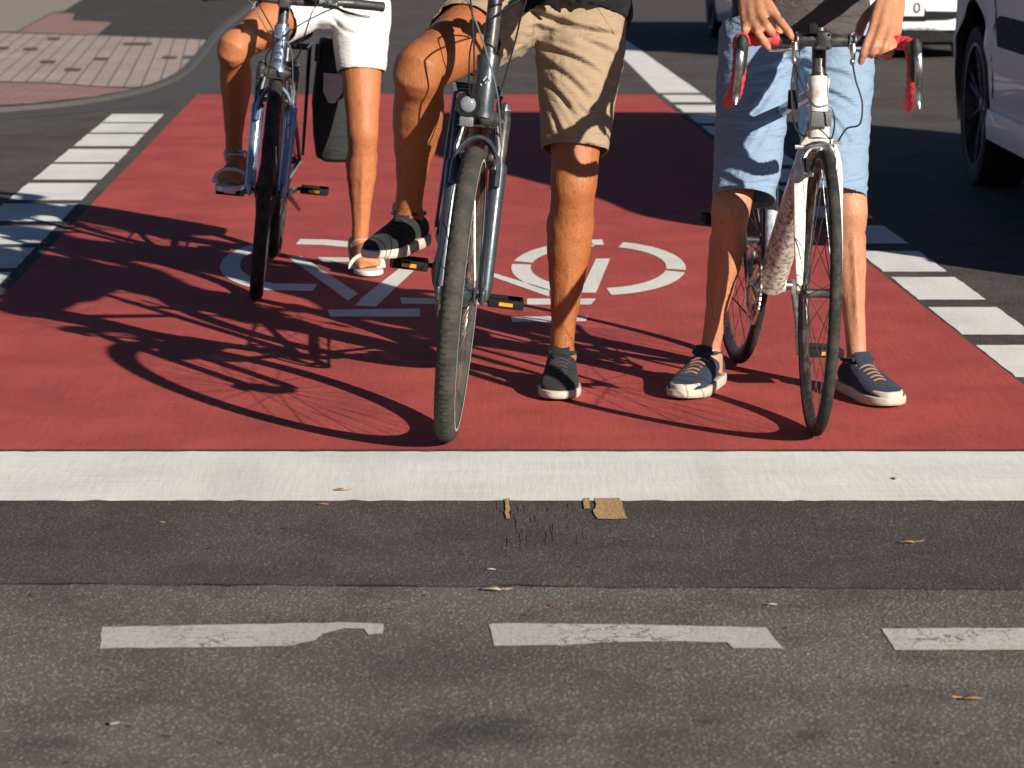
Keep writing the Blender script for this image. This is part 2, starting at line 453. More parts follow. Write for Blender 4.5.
polys = [
    [(287, 257), (302, 256.5), (358, 294), (348, 301)],
    [(355, 306), (363, 297), (408, 262), (422, 263), (376, 307)],
    [(318, 257.5), (360, 258), (358, 262.5), (322, 262)],
    [(328, 310), (420, 309), (420, 317), (330, 317)],
    [(488, 275.5), (492, 273), (549, 290), (549, 297)],
    [(400, 298), (485, 300), (485, 305), (402, 304)],
    [(527, 299), (596, 299), (591, 305), (527, 305)],
    [(596, 259), (610, 259), (596, 293), (580, 293)],
    [(511, 317), (588, 316.5), (586, 321.5), (512, 322.5)],
]
for s_ in SY: sheet('bicycle_symbol', s_, 'symbol_paint', .0045)
for p_ in polys: sheet('bicycle_symbol', [(G(a, b).x, G(a, b).y) for a, b in p_], 'symbol_paint', .0045)

# dashes in front, worn outlines traced on the ground
def worn(pix, seed, n=7):
    out = []
    for i in range(len(pix)):
        a, b = G(*pix[i]), G(*pix[(i + 1) % len(pix)])
        m = max(1, int((b - a).length / .025))
        for k in range(m):
            p = a.lerp(b, k / m); out.append((p.x + .004 * noise.noise(p * 60 + V((seed, 0, 0))), p.y + .005 * noise.noise(p * 55 + V((0, seed, 0)))))
    return out
sheet('worn_road_dash', worn([(99, 647.5), (102, 626), (168, 625), (260, 623), (352, 621.5), (384, 623), (382, 632.5), (369, 633.5), (364, 628), (345, 627), (322, 633), (316, 639), (292, 645), (200, 646.5)], 1), 'worn_white_paint', .0015)
sheet('worn_road_dash', worn([(489, 623), (527, 622.5), (640, 623.5), (766, 626.5), (783, 647.5), (733, 647), (727, 641.5), (655, 640), (600, 641.5), (562, 644.5), (494, 644.5)], 2), 'worn_white_paint', .0015)
sheet('worn_road_dash', worn([(881, 627.5), (960, 627), (1110, 628), (1180, 629), (1205, 650), (1040, 649), (895, 649)], 3), 'worn_white_paint', .0015)
sheet('orange_road_marking', worn([(583, 499), (589, 498), (590, 509), (584, 509)], 5), 'orange_paint', .0042)
sheet('orange_road_marking', worn([(595, 498.5), (620, 498), (626.5, 519), (598, 519), (593, 511), (596, 507)], 5), 'orange_paint', .0042)
sheet('orange_road_marking', worn([(504.5, 499), (509.5, 499), (509.5, 519), (506, 519)], 6), 'orange_paint', .0042)
mb = MB()
for k in range(60):
    px = random.choice((random.uniform(496, 560), random.uniform(505, 612))); y0 = random.uniform(500, 546); a = G(px, y0); b = G(px + random.uniform(0, 1.2), y0 + random.uniform(2, 11))
    w = random.uniform(.0005, .0014); mb.add([V((a.x - w, a.y, .0030)), V((a.x + w, a.y, .0030)), V((b.x + w * .5, b.y, .0030)), V((b.x - w * .5, b.y, .0030))], [(0, 1, 2, 3)])
tag(mb.build('road_scratches', 'asphalt_scratch', smooth=False), kind='structure')

# pavement on the left
def curve(pts, n=10):
    out = []; pts = [V((a, b, 0)) for a, b in pts]; k = len(pts)
    for i in range(k - 1):
        p0, p1, p2, p3 = pts[max(i - 1, 0)], pts[i], pts[i + 1], pts[min(i + 2, k - 1)]
        for j in range(n):
            t = j / n; q = .5 * ((2 * p1) + (p2 - p0) * t + (2 * p0 - 5 * p1 + 4 * p2 - p3) * t * t + (3 * p1 - p0 - 3 * p2 + p3) * t ** 3)
            out.append((q.x, q.y))
    out.append((pts[-1].x, pts[-1].y)); return out
kerb_px = curve([(-260, 120), (-60, 115), (30, 110), (95, 102.5), (150, 91), (185, 76), (205, 55), (222, 33), (250, 10), (285, -12)])
kg = [G(a, b) for a, b in kerb_px]
edge_in = [G(a, b - 4 + 0) for a, b in kerb_px]
# gutter strip along the kerb
gut = [G(a, b) for a, b in curve([(-260, 131), (-60, 124), (40, 116.5), (110, 110), (175, 101), (215, 85), (228, 60), (236, 35), (262, 10), (292, -12)])]
sheet('gutter', [(p.x, p.y) for p in kg] + [(p.x, p.y) for p in reversed(gut)], 'gutter_asphalt', .003)
far_l = [(-60, 60), (-60, kg[0].y)]
sheet('pavement', [(p.x, p.y) for p in kg] + [(kg[-1].x - .5, 60)] + far_l, 'asphalt_far', .020)
mb = MB(); w = .06
inner = []
for i, p in enumerate(kg):
    d = kg[min(i + 1, len(kg) - 1)] - kg[max(i - 1, 0)]; inner.append(p + V((-d.y, d.x, 0)).normalized() * w)
for i in range(len(kg) - 1):
    a, b, c, d = kg[i], kg[i + 1], inner[i + 1], inner[i]; z1 = .030
    mb.add([V((a.x, a.y, 0)), V((b.x, b.y, 0)), V((b.x, b.y, z1)), V((a.x, a.y, z1)), V((c.x, c.y, z1)), V((d.x, d.y, z1))], [(0, 1, 2, 3), (3, 2, 4, 5)])
tag(mb.build('kerb', 'kerb_stone', smooth=False), kind='structure')
sheet('pink_paved_area', gp((-300, 90), (-100, 88), (0, 84.5), (40, 85), (100, 89.5), (135, 90.5), (160, 86), (178, 76), (196, 56), (211, 42.5), (110, 38.5), (0, 35), (-300, 26)), 'pink_pavers', .024)
sheet('red_paved_border', gp((-300, 116), (-60, 112), (30, 107), (93, 100), (135, 92), (100, 90.5), (40, 86), (0, 85.5), (-300, 91.5)), 'red_pavers', .024)
sheet('red_paved_patch', gp((17, 34.5), (97, 37.5), (112, 24.5), (72, 22.5), (75, 15.5), (53, 15)), 'red_pavers', .024)
sheet('grey_paved_area', gp((-400, 25), (0, 34), (16, 34), (52, 14.5), (64, 13), (84, 0), (92, -18), (-400, -20)), 'grey_slabs', .024)
mb = MB()
for (px, py, w_) in ((47, 65, 15), (101, 62, 14), (72, 73, 16), (137, 46.8, 28), (169, 60.5, 14), (189, 60.2, 12), (53, 41.5, 12), (30, 52, 14), (2, 51, 12)):
    mb.poly([V((q.x, q.y, .0285)) for q in gp((px - w_ / 2, py + 1.2), (px + w_ / 2, py + 1.4), (px + w_ / 2 + 2, py - 1.2), (px - w_ / 2 + 2, py - 1.4))])
tag(mb.build('dark_paving_stones', 'dark_stone', smooth=False), kind='structure')

# leaves and litter
def leaf(px, py, L, ang, mat, label, name='fallen_leaf', cat='leaf', stem=True, w=.45):
    g = G(px, py, .004); n = 7; vs = []; fs = []
    for i in range(n):
        t = i / (n - 1); ww = math.sin(PI * t ** .8) * w * L * (1 + .2 * noise.noise(V((px, t * 5, 0))))
        for s_ in (-1, 0, 1):
            vs.append(V(((t - .5) * L, s_ * ww / 2, .001 + abs(s_) * .16 * ww + .02 * L * math.sin(t * 5))))
    for i in range(n - 1):
        for j in range(2): a = i * 3 + j; fs.append((a, a + 1, a + 4, a + 3))
    mb = MB(); mb.M = Matrix.Rotation(R_(ang), 4, 'Z'); mb.add(vs, fs)
    if stem: mb.tube([(-L * .5, 0, .003), (-L * .75, L * .05, .004), (-L, L * .02, .006)], .0008, 5)
    o = mb.build(name, mat); o.location = g
    s_ = o.modifiers.new('t', 'SOLIDIFY'); s_.thickness = .0006
    tag(o, label, cat)
leaf(490, 588, .042, 165, 'dry_leaf', 'pale curled dry leaf lying on the asphalt seam between the first two dashes')
leaf(906, 541, .035, 170, 'orange_leaf', 'small tan leaf on dark asphalt below the stop line at the right')
leaf(973, 697, .035, 10, 'orange_leaf', 'small tan leaf on the light asphalt near the bottom right corner')
leaf(339, 489, .032, 160, 'orange_leaf', 'tiny brown twiggy leaf lying on the white stop line left of the middle')
leaf(895, 477, .025, 100, 'dry_leaf', 'tiny brown leaf lying on the white stop line at the right')
leaf(323, 503, .025, 10, 'orange_leaf', 'tiny tan leaf at the lower edge of the white stop line', stem=False)
leaf(115, 722, .018, 40, 'bone_scrap', 'small white scrap on the asphalt below the first dash', 'litter_scrap', 'litter', False, .8)
leaf(772, 603, .02, 5, 'bone_scrap', 'small white scrap on the asphalt above the middle dash', 'litter_scrap', 'litter', False, .5)
leaf(491, 568, .018, 5, 'bone_scrap', 'tiny pale scrap just above the curled dry leaf', 'litter_scrap', 'litter', False, .5)
leaf(553, 603, .012, 80, 'red_scrap', 'tiny red scrap on the asphalt right of the curled dry leaf', 'litter_scrap', 'litter', False, .5)
leaf(162, 521, .015, 0, 'orange_leaf', 'tiny orange crumb of leaf below the stop line at the left', stem=False)

# ------------------------------------------------------------------ bicycles
def bicycle(label, front, heading, wheel_heading, lean, st):
    """local axes: x rider's right, y forward, z up; origin under the rear axle"""
    wb = st['wb']; Rw = st['R']; tw = st['tw']
    hd = V((heading[0], heading[1], 0)).normalized()
    a = math.atan2(-hd.x, hd.y)
    root = empty('bicycle', (front[0] - hd.x * wb, front[1] - hd.y * wb, st.get('z', .0035)), label, 'bicycle', 'bicycles waiting at the stop line')
    root.rotation_euler = (Matrix.Rotation(a, 4, 'Z') @ Matrix.Rotation(R_(lean), 4, 'Y')).to_euler()
    wh = V((wheel_heading[0], wheel_heading[1], 0)).normalized()
    steer = math.atan2(-wh.x, wh.y) - a
    steer = (steer + PI) % (2 * PI) - PI
    ha = R_(st['ha']); ax = V((0, -math.cos(ha), math.sin(ha)))
    fa = V((0, wb, Rw)); A = fa - V((0, math.sin(ha), math.cos(ha))) * .045
    S = Matrix.Translation(A) @ Matrix.Rotation(steer, 4, ax) @ Matrix.Translation(-A)
    I = Matrix()
    def b(mat, name, fn, parent=root, M=I, smooth=True, ang=40):
        mb = MB(); mb.M = M; fn(mb); return mb.build(name, mat, parent, smooth, angle=ang)
    X = V((1, 0, 0))
    def wheel(c, M, frontw):
        tr = tw / 2
        tp = [(tr * .95 * math.cos(q) , tr * math.sin(q)) for q in (2 * PI * k / 14 for k in range(14))]
        Rt = Rw - tr
        def tread(an, pr, pa):
            if pr < tr * .25 or not st.get('tread'): return 0
            return .0009 * (1 if math.sin(an * 78 + pa * 330) > -.6 else -1.6)
        w = b(st['tyre'], 'wheel', lambda m: m.torus(c, X, Rt, tp, 600 if st.get('tread') else 96, fn=tread), M=M)
        rr = Rt - tr * .75
        b(st['rim'], 'rim', lambda m: m.torus(c, X, rr, [(.004, .011), (.004, -.011), (-.006, -.012), (-.020, -.006), (-.022, 0), (-.020, .006), (-.006, .012)], 72), w, M)
        if st.get('stripe'):
            def sp(m):
                for s_ in (-1, 1): m.torus(c, X, Rt - tr * .35, [(.003, s_ * tr * .955), (.003, s_ * tr * .985), (-.003, s_ * tr * .99), (-.003, s_ * tr * .96)], 96)
            b('reflective_tape', 'reflective_stripe', sp, w, M)
        hw = .035 if frontw else .05
        def hub(m):
            m.tube([c - X * (hw + .018), c + X * (hw + .018)], .006, 8)
            m.tube([c - X * hw, c - X * (hw - .003), c - X * (hw - .006), c - X * .015, c + X * .015, c + X * (hw - .006), c + X * (hw - .003), c + X * hw], [.022, .024, .013, .011 if not (frontw and st.get('dynamo')) else .034, .011 if not (frontw and st.get('dynamo')) else .034, .013, .024, .022], 16)
        b('black_paint' if not st.get('dynamo') else 'slate_metal', 'hub', hub, w, M)
        def spk(m):
            n = st['spokes']
            for i in range(n):
                s_ = 1 if i % 2 else -1; th = 2 * PI * i / n
                off = (.42 if (i // 2) % 2 else -.42) * (1.0 if n > 24 else .6)
                p0 = c + X * (s_ * hw * .9) + V((0, math.cos(th + off), math.sin(th + off))) * .021
                p1 = c + V((0, math.cos(th), math.sin(th))) * (rr - .018)
                m.tube([p0, p1], .00115, 5, caps=False)
        b('brushed_silver' if not st.get('blackspokes') else 'black_paint', 'spokes', spk, w, M)
        if not frontw:
            def cas(m):
                for k, r_ in enumerate((.052, .047, .042, .037, .032, .027)):
                    m.torus(c + X * (.026 + k * .004), X, r_, [(.003 , .0009), (.003, -.0009), (-.02, -.0009), (-.02, .0009)], 32, fn=lambda an, pr, pa: .002 * math.sin(an * 18) if pr > 0 else 0)
            b('rim_metal', 'sprockets', cas, w, M)
        return w
    ra = V((0, 0, Rw))
    wheel(fa, S, True); wheel(ra, I, False)
    # geometry of the frame
    fl = st['fork']; crown = A + ax * fl; ht0 = crown + ax * .006; ht1 = ht0 + ax * st['head']
    bb = V((0, math.sqrt(max(.001, st['cs'] ** 2 - (Rw - st['bbh']) ** 2)), st['bbh']))
    sa = R_(73); sd = V((0, -math.cos(sa), math.sin(sa)))
    stt = bb + sd * st['seat_tube']; dr = st['dt']
    def frame(m):
        m.tube([bb - X * .035, bb + X * .035], .022, 14)
        m.tube([bb, stt], .017, 12)
        tt0 = ht1 - ax * .03; m.tube([tt0, tt0.lerp(stt - sd * st.get('slope', .03), .5), stt - sd * st.get('slope', .03)], [(.018, .018), (.016, .016), (.014, .014)], 12)
        for s_ in (-1, 1):
            m.tube([bb + X * s_ * .02, bb.lerp(ra, .4) + X * s_ * .035, ra + X * s_ * .062], [.011, .010, .008], 8)
            m.tube([stt - sd * .03 + X * s_ * .010, stt.lerp(ra, .3) + X * s_ * .032, ra + X * s_ * .062], [.008, .0075, .007], 8)
            m.box(ra + X * s_ * .062, (.005, .03, .03))
        if st.get('fenders') or True:
            m.tube([stt.lerp(ra, .18) - X * .04, stt.lerp(ra, .18) + X * .04], .005, 6)
    b(st['frame'], 'frame', frame)
    hr = st.get('hr', .023)
    b(st['headmat'], 'head_tube', lambda m: m.tube([ht0 - ax * .002, ht0 + ax * .012, ht0 + ax * .03, ht1 - ax * .03, ht1 - ax * .012, ht1 + ax * .002], [hr + .005, hr + .0045, hr, hr, hr + .003, hr + .003], 20))
    b(st['dtmat'], 'down_tube', lambda m: m.tube([ht0 + ax * .03, (ht0 + ax * .03).lerp(bb, .5), bb], [(dr * .5, dr * .6), (dr * .62, dr * .7), (dr * .66, dr * .62)], 16))
    # fork
    side = .052 if st['susp'] else .04
    def fork(m):
        if st['susp']:
            m.tube([crown - X * (side + .004) - ax * .0, crown - X * .02 + ax * .008, crown + X * .02 + ax * .008, crown + X * (side + .004)], [.017, .022, .022, .017], 12)
            for s_ in (-1, 1):
                top = crown + X * s_ * side; m.tube([top + ax * .03, top + ax * .012, top - ax * .12], [.012, .0165, .0145], 12)
        else:
            for s_ in (-1, 1):
                pts = [crown + ax * .006, crown + X * s_ * .026 - ax * .012, crown + X * s_ * side - ax * .07, (crown + X * s_ * .044).lerp(fa + X * s_ * .044, .55) - V((0, .012, 0)), fa + X * s_ * .046]
                m.tube(pts, [(.018, .018), (.013, .018), (.010, .019), (.009, .015), (.007, .008)], 10, sm=5)
    fk = b(st['forkmat'], 'fork', fork, M=S)
    if st['susp']:
        for s_ in (-1, 1):
            top = crown + X * s_ * side
            b(st['lowermat'], 'fork_leg', lambda m: (m.tube([top - ax * .10, top - ax * .112, top - ax * .2, A + X * s_ * side + ax * .03, A + X * s_ * side * 1.0 - ax * .0], [.0195, .021, .0185, .017, .010], 14),
              m.box(fa + X * s_ * side, (.012, .05, .035), bev=.006)), fk, S)
        b(st['lowermat'], 'brake_arch', lambda m: m.tube([crown + X * q[0] * (side + 0) - ax * q[1] + V((0, .03, 0)) for q in ((-1, .15), (-.95, .09), (-.6, .052), (0, .036), (.6, .052), (.95, .09), (1, .15))], [(.008, .011)] * 7, 10, sm=4), fk, S)
        def cap(m):
            top = crown - X * side; m.tube([top + ax * .025, top + ax * .045, top + ax * .05], [.010, .010, .007], 12)
            m.tube([top + ax * .034, top + ax * .034 - X * .014], [.004, .004], 8)
        b('brushed_silver', 'fork_cap', cap, fk, S)
        b('black_paint', 'fork_cap', lambda m: m.tube([crown + X * side + ax * .025, crown + X * side + ax * .036], .012, 12), fk, S)
        if st.get('fenders'):
            b('black_plastic', 'mudguard', lambda m: m.torus(fa, X, Rw + .014, [(0, .026), (.006, .018), (.008, 0), (.006, -.018), (0, -.026), (.004, -.018), (.006, 0), (.004, .018)], 40, arc=(-R_(25), R_(110))), M=S)
            b('black_plastic', 'mudguard', lambda m: m.torus(ra, X, Rw + .016, [(0, .027), (.006, .018), (.008, 0), (.006, -.018), (0, -.027), (.004, -.018), (.006, 0), (.004, .018)], 48, arc=(-R_(60), R_(115))))
    # brakes
    def vbrake(m):
        if st['susp']:
            for s_ in (-1, 1):
                p = crown + X * s_ * .045 - ax * .11 + V((0, .032, 0))
                m.tube([p, p + ax * .05 + X * s_ * .004, p + ax * .105 - X * s_ * .006], [.008, .007, .005], 8)
                m.box(p + ax * .03 - X * s_ * .012, (.014, .05, .014), bev=.004)
            q = crown - ax * .008 + V((0, .034, 0)); m.tube([q - X * .045, q, q + X * .055], .0022, 6)
        else:
            q = crown - ax * .02 + V((0, .035, 0))
            m.tube([q - X * .035 - ax * .055, q - X * .038 - ax * .02, q - X * .018 + ax * .012, q + X * .012 + ax * .014, q + X * .04 + ax * .005], [.006, .007, .008, .008, .005], 8, sm=4)
            m.tube([q + X * .035 - ax * .055, q + X * .038 - ax * .02, q + X * .018 + ax * .006, q - X * .03 + ax * .008], [.006, .007, .008, .005], 8, sm=4)
            m.tube([q + X * .03 + ax * .008, q + X * .058 + ax * .008], [.004, .006], 8)
            m.tube([q - X * .03 + ax * .02, q - X * .05 + ax * .02], [.004, .005], 8)
            for s_ in (-1, 1): m.box(q + X * s_ * .022 - ax * .055, (.012, .05, .012), bev=.003)
            m.ell(q, .009, .009, .009)
    b('brushed_silver' if not st['susp'] else 'black_paint', 'front_brake', vbrake, M=S)
    for s_ in (-1, 1): b('black_paint', 'rear_brake_arm', lambda m: m.tube([ra.lerp(stt, .62) + X * s_ * .035, ra.lerp(stt, .62) + X * s_ * .035 + V((0, -.02, .10))], .007, 8))
    # stem, bar
    sp0 = ht1; spt = ht1 + ax * st['spacer']; fw = V((0, math.sin(ha), math.cos(ha)))
    bar = spt + V((0, st['stem'], st['rise']))
    def stem(m):
        m.tube([sp0, sp0 + ax * .01, sp0 + ax * .012, spt - ax * .018, spt - ax * .017, spt + ax * .018], [.021, .021, .0175, .0175, .021, .020], 16)
        m.tube([spt, spt.lerp(bar, .5), bar - fw * .0], [.017, .015, .017], 12)
        m.box(bar, (.042, .04, .044), bev=.01)
        for sx in (-1, 1):
            for sz in (-1, 1): m.tube([bar + V((sx * .014, .018, sz * .016)), bar + V((sx * .014, .024, sz * .016))], .0035, 8)
    b('black_paint', 'stem', stem, M=S)
    ends = {}
    if st['bar'] == 'flat':
        w2 = st['bw'] / 2
        pts = [bar + V((s_ * x, y_, z_)) for s_, x, y_, z_ in ((-1, w2, -.05, .012), (-1, w2 * .62, -.022, .014), (-1, w2 * .3, 0, .004), (1, 0, 0, 0), (1, w2 * .3, 0, .004), (1, w2 * .62, -.022, .014), (1, w2, -.05, .012))]
        hb = b('black_paint', 'handlebar', lambda m: m.tube(pts, .0125, 10, sm=4), M=S)
        for s_ in (-1, 1):
            e0 = bar + V((s_ * w2, -.05, .012)); e1 = bar + V((s_ * (w2 - .125), -.026, .0137)); ends[s_] = (e0 + e1) / 2
            b('black_rubber', 'grip', lambda m: m.tube([e0 + (e0 - e1).normalized() * .004, e0, e0.lerp(e1, .2), e0.lerp(e1, .6), e1, e1], [.013, .0165, .0155, .0165, .0175, .013], 14), hb, S)
            e2 = e1 - X * s_ * .03 + V((0, .006, 0))
            def lever(m):
                m.tube([e2 - X * s_ * .012, e2 + X * s_ * .012], .018, 12)
                q = e2 + V((0, .035, -.012)); m.tube([e2, q], [.011, .009], 10); m.box(q + V((-s_ * .012, 0, 0)), (.05, .022, .02), bev=.006)
                m.tube([q, q + V((s_ * .03, .018, -.012)), q + V((s_ * .08, .016, -.02)), q + V((s_ * .115, .008, -.022))], [(.008, .005), (.008, .005), (.007, .004), (.006, .004)], 8, sm=4)
            b('slate_metal', 'brake_lever', lever, M=S)
            b('clear_lens', 'gear_shifter', lambda m: (m.ell(e2 + V((-s_ * .028, .03, .012)), .02, .018, .014), m.tube([e2 + V((-s_ * .05, .04, 0)), e2 + V((-s_ * .028, .03, 0))], .009, 8)), M=S)
        b('black_rubber', 'bell', lambda m: m.ell(bar + V((-.09, .03, .02)), .018, .018, .014), M=S)
    else:
        w2 = st['bw'] / 2
        for_hb = [bar + V((x, 0, 0)) for x in (-w2 * .55, -.06, 0, .06, w2 * .55)]
        hb = b('black_paint', 'handlebar', lambda m: m.tube(for_hb, [.0135, .0145, .0165, .0145, .0135], 12), M=S)
        for s_ in (-1, 1):
            c0 = [(w2 * .52, 0, 0), (w2 * .75, .0, 0), (w2 * .95, .018, -.002), (w2 * 1.0, .05, -.008), (w2 * 1.0, .075, -.018)]
            c1 = [(w2 * 1.0, .075, -.018), (w2 * 1.01, .095, -.045), (w2 * 1.02, .088, -.085), (w2 * 1.035, .055, -.122), (w2 * 1.05, .005, -.140), (w2 * 1.06, -.045, -.150)]
            # tape wound in rings: radius swells once per turn
            def tape(cc, n, m):
                q = [bar + V((s_ * x, y_, z_)) for x, y_, z_ in cc]
                tmp = MB(); k = len(q); pp = []
                for i in range(k - 1):
                    p0, p1, p2, p3 = q[max(i - 1, 0)], q[i], q[i + 1], q[min(i + 2, k - 1)]
                    for j in range(n):
                        t = j / n; pp.append(.5 * ((2 * p1) + (p2 - p0) * t + (2 * p0 - 5 * p1 + 4 * p2 - p3) * t * t + (3 * p1 - p0 - 3 * p2 + p3) * t ** 3))
                pp.append(q[-1]); m.tube(pp, [.0160 + .0020 * ((i % 4) / 3) for i in range(len(pp))], 12)
            b('red_tape', 'bar_tape', lambda m: (tape(c0, 9, m), tape(c1, 9, m)), hb, S)
            ends[s_] = bar + V((s_ * w2 * .7, 0, 0))
            # brake hood + lever
            hp = bar + V((s_ * w2, .088, -.022))
            b('black_rubber', 'brake_hood', lambda m: m.tube([hp + V((0, -.035, .012)), hp + V((0, 0, .012)), hp + V((0, .035, .018)), hp + V((0, .044, .018)), hp + V((s_ * .001, .040, -.015)), hp + V((s_ * .002, .026, -.045)), hp + V((s_ * .003, .014, -.058))], [(.013, .017), (.0155, .021), (.015, .021), (.014, .017), (.0135, .014), (.0125, .013), (.008, .008)], 12, sm=3), M=S)
            b('brushed_silver', 'brake_lever', lambda m: m.tube([hp + V((s_ * .003, .045, .016)), hp + V((s_ * .006, .058, -.02)), hp + V((s_ * .008, .050, -.065)), hp + V((s_ * .010, .040, -.105)), hp + V((s_ * .013, .046, -.125))], [(.009, .006), (.0095, .005), (.009, .0045), (.0085, .004), (.006, .004)], 10, ref=(0, 1, 0), sm=4), M=S)
            # second lever on the tops
            ip = bar + V((s_ * .068, .0, 0))
            def il(m):
                for dx in (-.006, .006): m.torus(ip + X * dx, X, .017, circ(.0028, 6), 20)
                m.tube([ip + V((0, .016, -.006)), ip + V((0, .022, -.022)), ip + V((s_ * .003, .018, -.043))], [.006, .008, .004], 8)
                m.tube([ip + V((0, .02, -.02)), ip + V((s_ * .03, .024, -.024)), ip + V((s_ * .06, .018, -.026))], [.004, .0035, .003], 8)
                m.ell(ip + V((0, .02, -.048)), .006, .006, .009)
            b('brushed_silver', 'top_brake_lever', il, M=S)
        b('black_plastic', 'lamp_mount', lambda m: m.box(bar + V((.028, .012, .028)), (.024, .034, .026), bev=.006), M=S)
    # cables
    def cab(mat, pts, r=.0022): b(mat, 'cable', lambda m: m.tube([p for p in pts], r, 6, sm=8), M=S)
    for mat, pts in st['cables'](bar, crown, ht0, ht1, ax): cab(mat, pts)
    # lamp / reflector
    if st.get('lamp'):
        lc = crown + V((st.get('lampx', .03), .075, .045))
        lm = b('black_plastic', 'headlamp', lambda m: (m.tube([lc + V((0, -.045, .004)), lc + V((0, -.03, .002)), lc, lc + V((0, .022, 0))], [.014, .022, .029, .030], 18), m.tube([lc + V((0, -.02, -.015)), crown + V((0, .02, .0))], .006, 8)), M=S)
        b('clear_lens', 'lens', lambda m: m.tube([lc + V((0, .0225, 0)), lc + V((0, .027, 0)), lc + V((0, .03, 0))], [.019, .016, .008], 18), lm, S)
        b('grey_reflector', 'front_reflector', lambda m: m.box(lc + V((0, .018, -.04)), (.034, .008, .024), bev=.006), lm, S)
    elif st['bar'] != 'flat':
        q = crown + V((0, .032, .055))
        b('grey_reflector', 'front_reflector', lambda m: m.box(q, (.05, .012, .036), Matrix.Rotation(R_(-8), 4, 'X'), bev=.004), M=S)
        b('black_plastic', 'small_lamp', lambda m: m.box(bar + V((.066, .01, -.14)), (.024, .016, .045), bev=.004), M=S)
    # seat
    sh = st['saddle']; sp = bb + sd * (sh - bb.z) / sd.z
    b('brushed_silver' if not st['susp'] else 'black_paint', 'seat_post', lambda m: m.tube([stt - sd * .05, sp - sd * .03], .0137, 12))
    b('black_paint', 'seat_clamp', lambda m: m.tube([stt - sd * .01, stt + sd * .012], .020, 14))
    def sad(m):
        secs = []
        for t, w_, h_ in ((0, .07, .03), (.12, .078, .036), (.3, .07, .036), (.45, .045, .034), (.65, .028, .030), (.85, .022, .026), (.97, .018, .02), (1, .008, .01)):
            c = sp + V((0, -.13 + .27 * t, -.005 + .012 * abs(t - .5)))
            secs.append([c + V((w_ * math.cos(q), 0, h_ * (math.sin(q) if math.sin(q) < 0 else .62 * math.sin(q)))) for q in (2 * PI * k / 18 for k in range(18))])
        m.ring(secs)
        for s_ in (-1, 1): m.tube([sp + V((s_ * .02, .1, -.02)), sp + V((s_ * .022, 0, -.045)), sp + V((s_ * .03, -.1, -.02))], .0035, 6)
    b('black_rubber', 'saddle', sad)
    # cranks: side x=+1 is the drive side
    ca = R_(st['crank'])  # angle of the drive-side crank measured from forward, up positive
    cs = .17
    def cr(m):
        m.torus(bb + X * .045, X, .088 if st['susp'] else .1, [(.004, .002), (.004, -.002), (-.012, -.002), (-.012, .002)], 96, fn=lambda an, pr, pa: .0025 * math.sin(an * 44) if pr > 0 else 0)
        m.torus(bb + X * .038, X, .065, [(.004, .0018), (.004, -.0018), (-.012, -.0018), (-.012, .0018)], 72, fn=lambda an, pr, pa: .0025 * math.sin(an * 34) if pr > 0 else 0)
        for k in range(5):
            th = ca + 2 * PI * k / 5; m.tube([bb + X * .05, bb + X * .045 + V((0, math.cos(th), math.sin(th))) * .085], [.012, .006], 8)
        m.tube([bb - X * .055, bb + X * .055], .012, 10)
    b('black_paint' if st['susp'] else 'brushed_silver', 'chainring', cr)
    peds = {}
    for s_ in (1, -1):
        th = ca if s_ == 1 else ca + PI
        d = V((0, math.cos(th), math.sin(th))); e = bb + X * s_ * .068 + d * cs
        b('brushed_silver' if not st.get('blackcrank') else 'black_paint', 'crank_arm', lambda m: m.tube([bb + X * s_ * .058 - d * .012, bb + X * s_ * .06 + d * .02, bb + X * s_ * .066 + d * .09, e - d * .012, e + d * .012], [(.014, .009), (.014, .009), (.011, .007), (.011, .007), (.008, .006)], 10, ref=X))
        pc = e + X * s_ * .062; peds[s_] = pc
        tilt = Matrix.Rotation(R_(st.get('pedtilt', 0)), 4, 'X')
        def ped(m):
            m.tube([e, pc + X * s_ * .048], .006, 8)
            for yy in (-1, 1):
                m.box(pc + tilt @ V((0, yy * .042, 0)), (.092, .010, .022), tilt, bev=.003)
            for xx in (-1, 1): m.box(pc + tilt @ V((xx * .042, 0, 0)), (.010, .084, .018), tilt, bev=.003)
            m.box(pc, (.088, .022, .012), tilt, bev=.003)
        p_ = b('black_plastic', 'pedal', ped)
        for yy in (-1, 1): b('amber_reflector', 'pedal_reflector', lambda m: m.box(pc + tilt @ V((0, yy * .0485, 0)), (.036 if st['susp'] else .026, .004, .009), tilt), p_)
    # chain + derailleur
    def chain(m):
        pts = []
        for k in range(13):
            th = -PI / 2 + PI * k / 12; pts.append(bb + V((.045, math.cos(th) * .09, math.sin(th) * .09)))
        for k in range(9):
            th = PI / 2 + PI * .75 * k / 8; pts.append(ra + V((.045, math.cos(th) * .036, math.sin(th) * .036)))
        pts.append(ra + V((.045, .02, -.075))); pts.append(ra + V((.045, -.005, -.12))); pts.append(ra + V((.045, .01, -.135)))
        m.tube(pts, [(.003, .0045)] * len(pts), 6, closed=True)
    b('rim_metal', 'chain', chain)
    b('black_paint', 'derailleur', lambda m: (m.tube([ra + V((.05, 0, -.02)), ra + V((.055, .01, -.07)), ra + V((.055, -.01, -.13))], [.008, .010, .006], 8), m.torus(ra + V((.045, .005, -.07)), X, .016, circ(.003, 6), 20), m.torus(ra + V((.045, 0, -.125)), X, .016, circ(.003, 6), 20)))
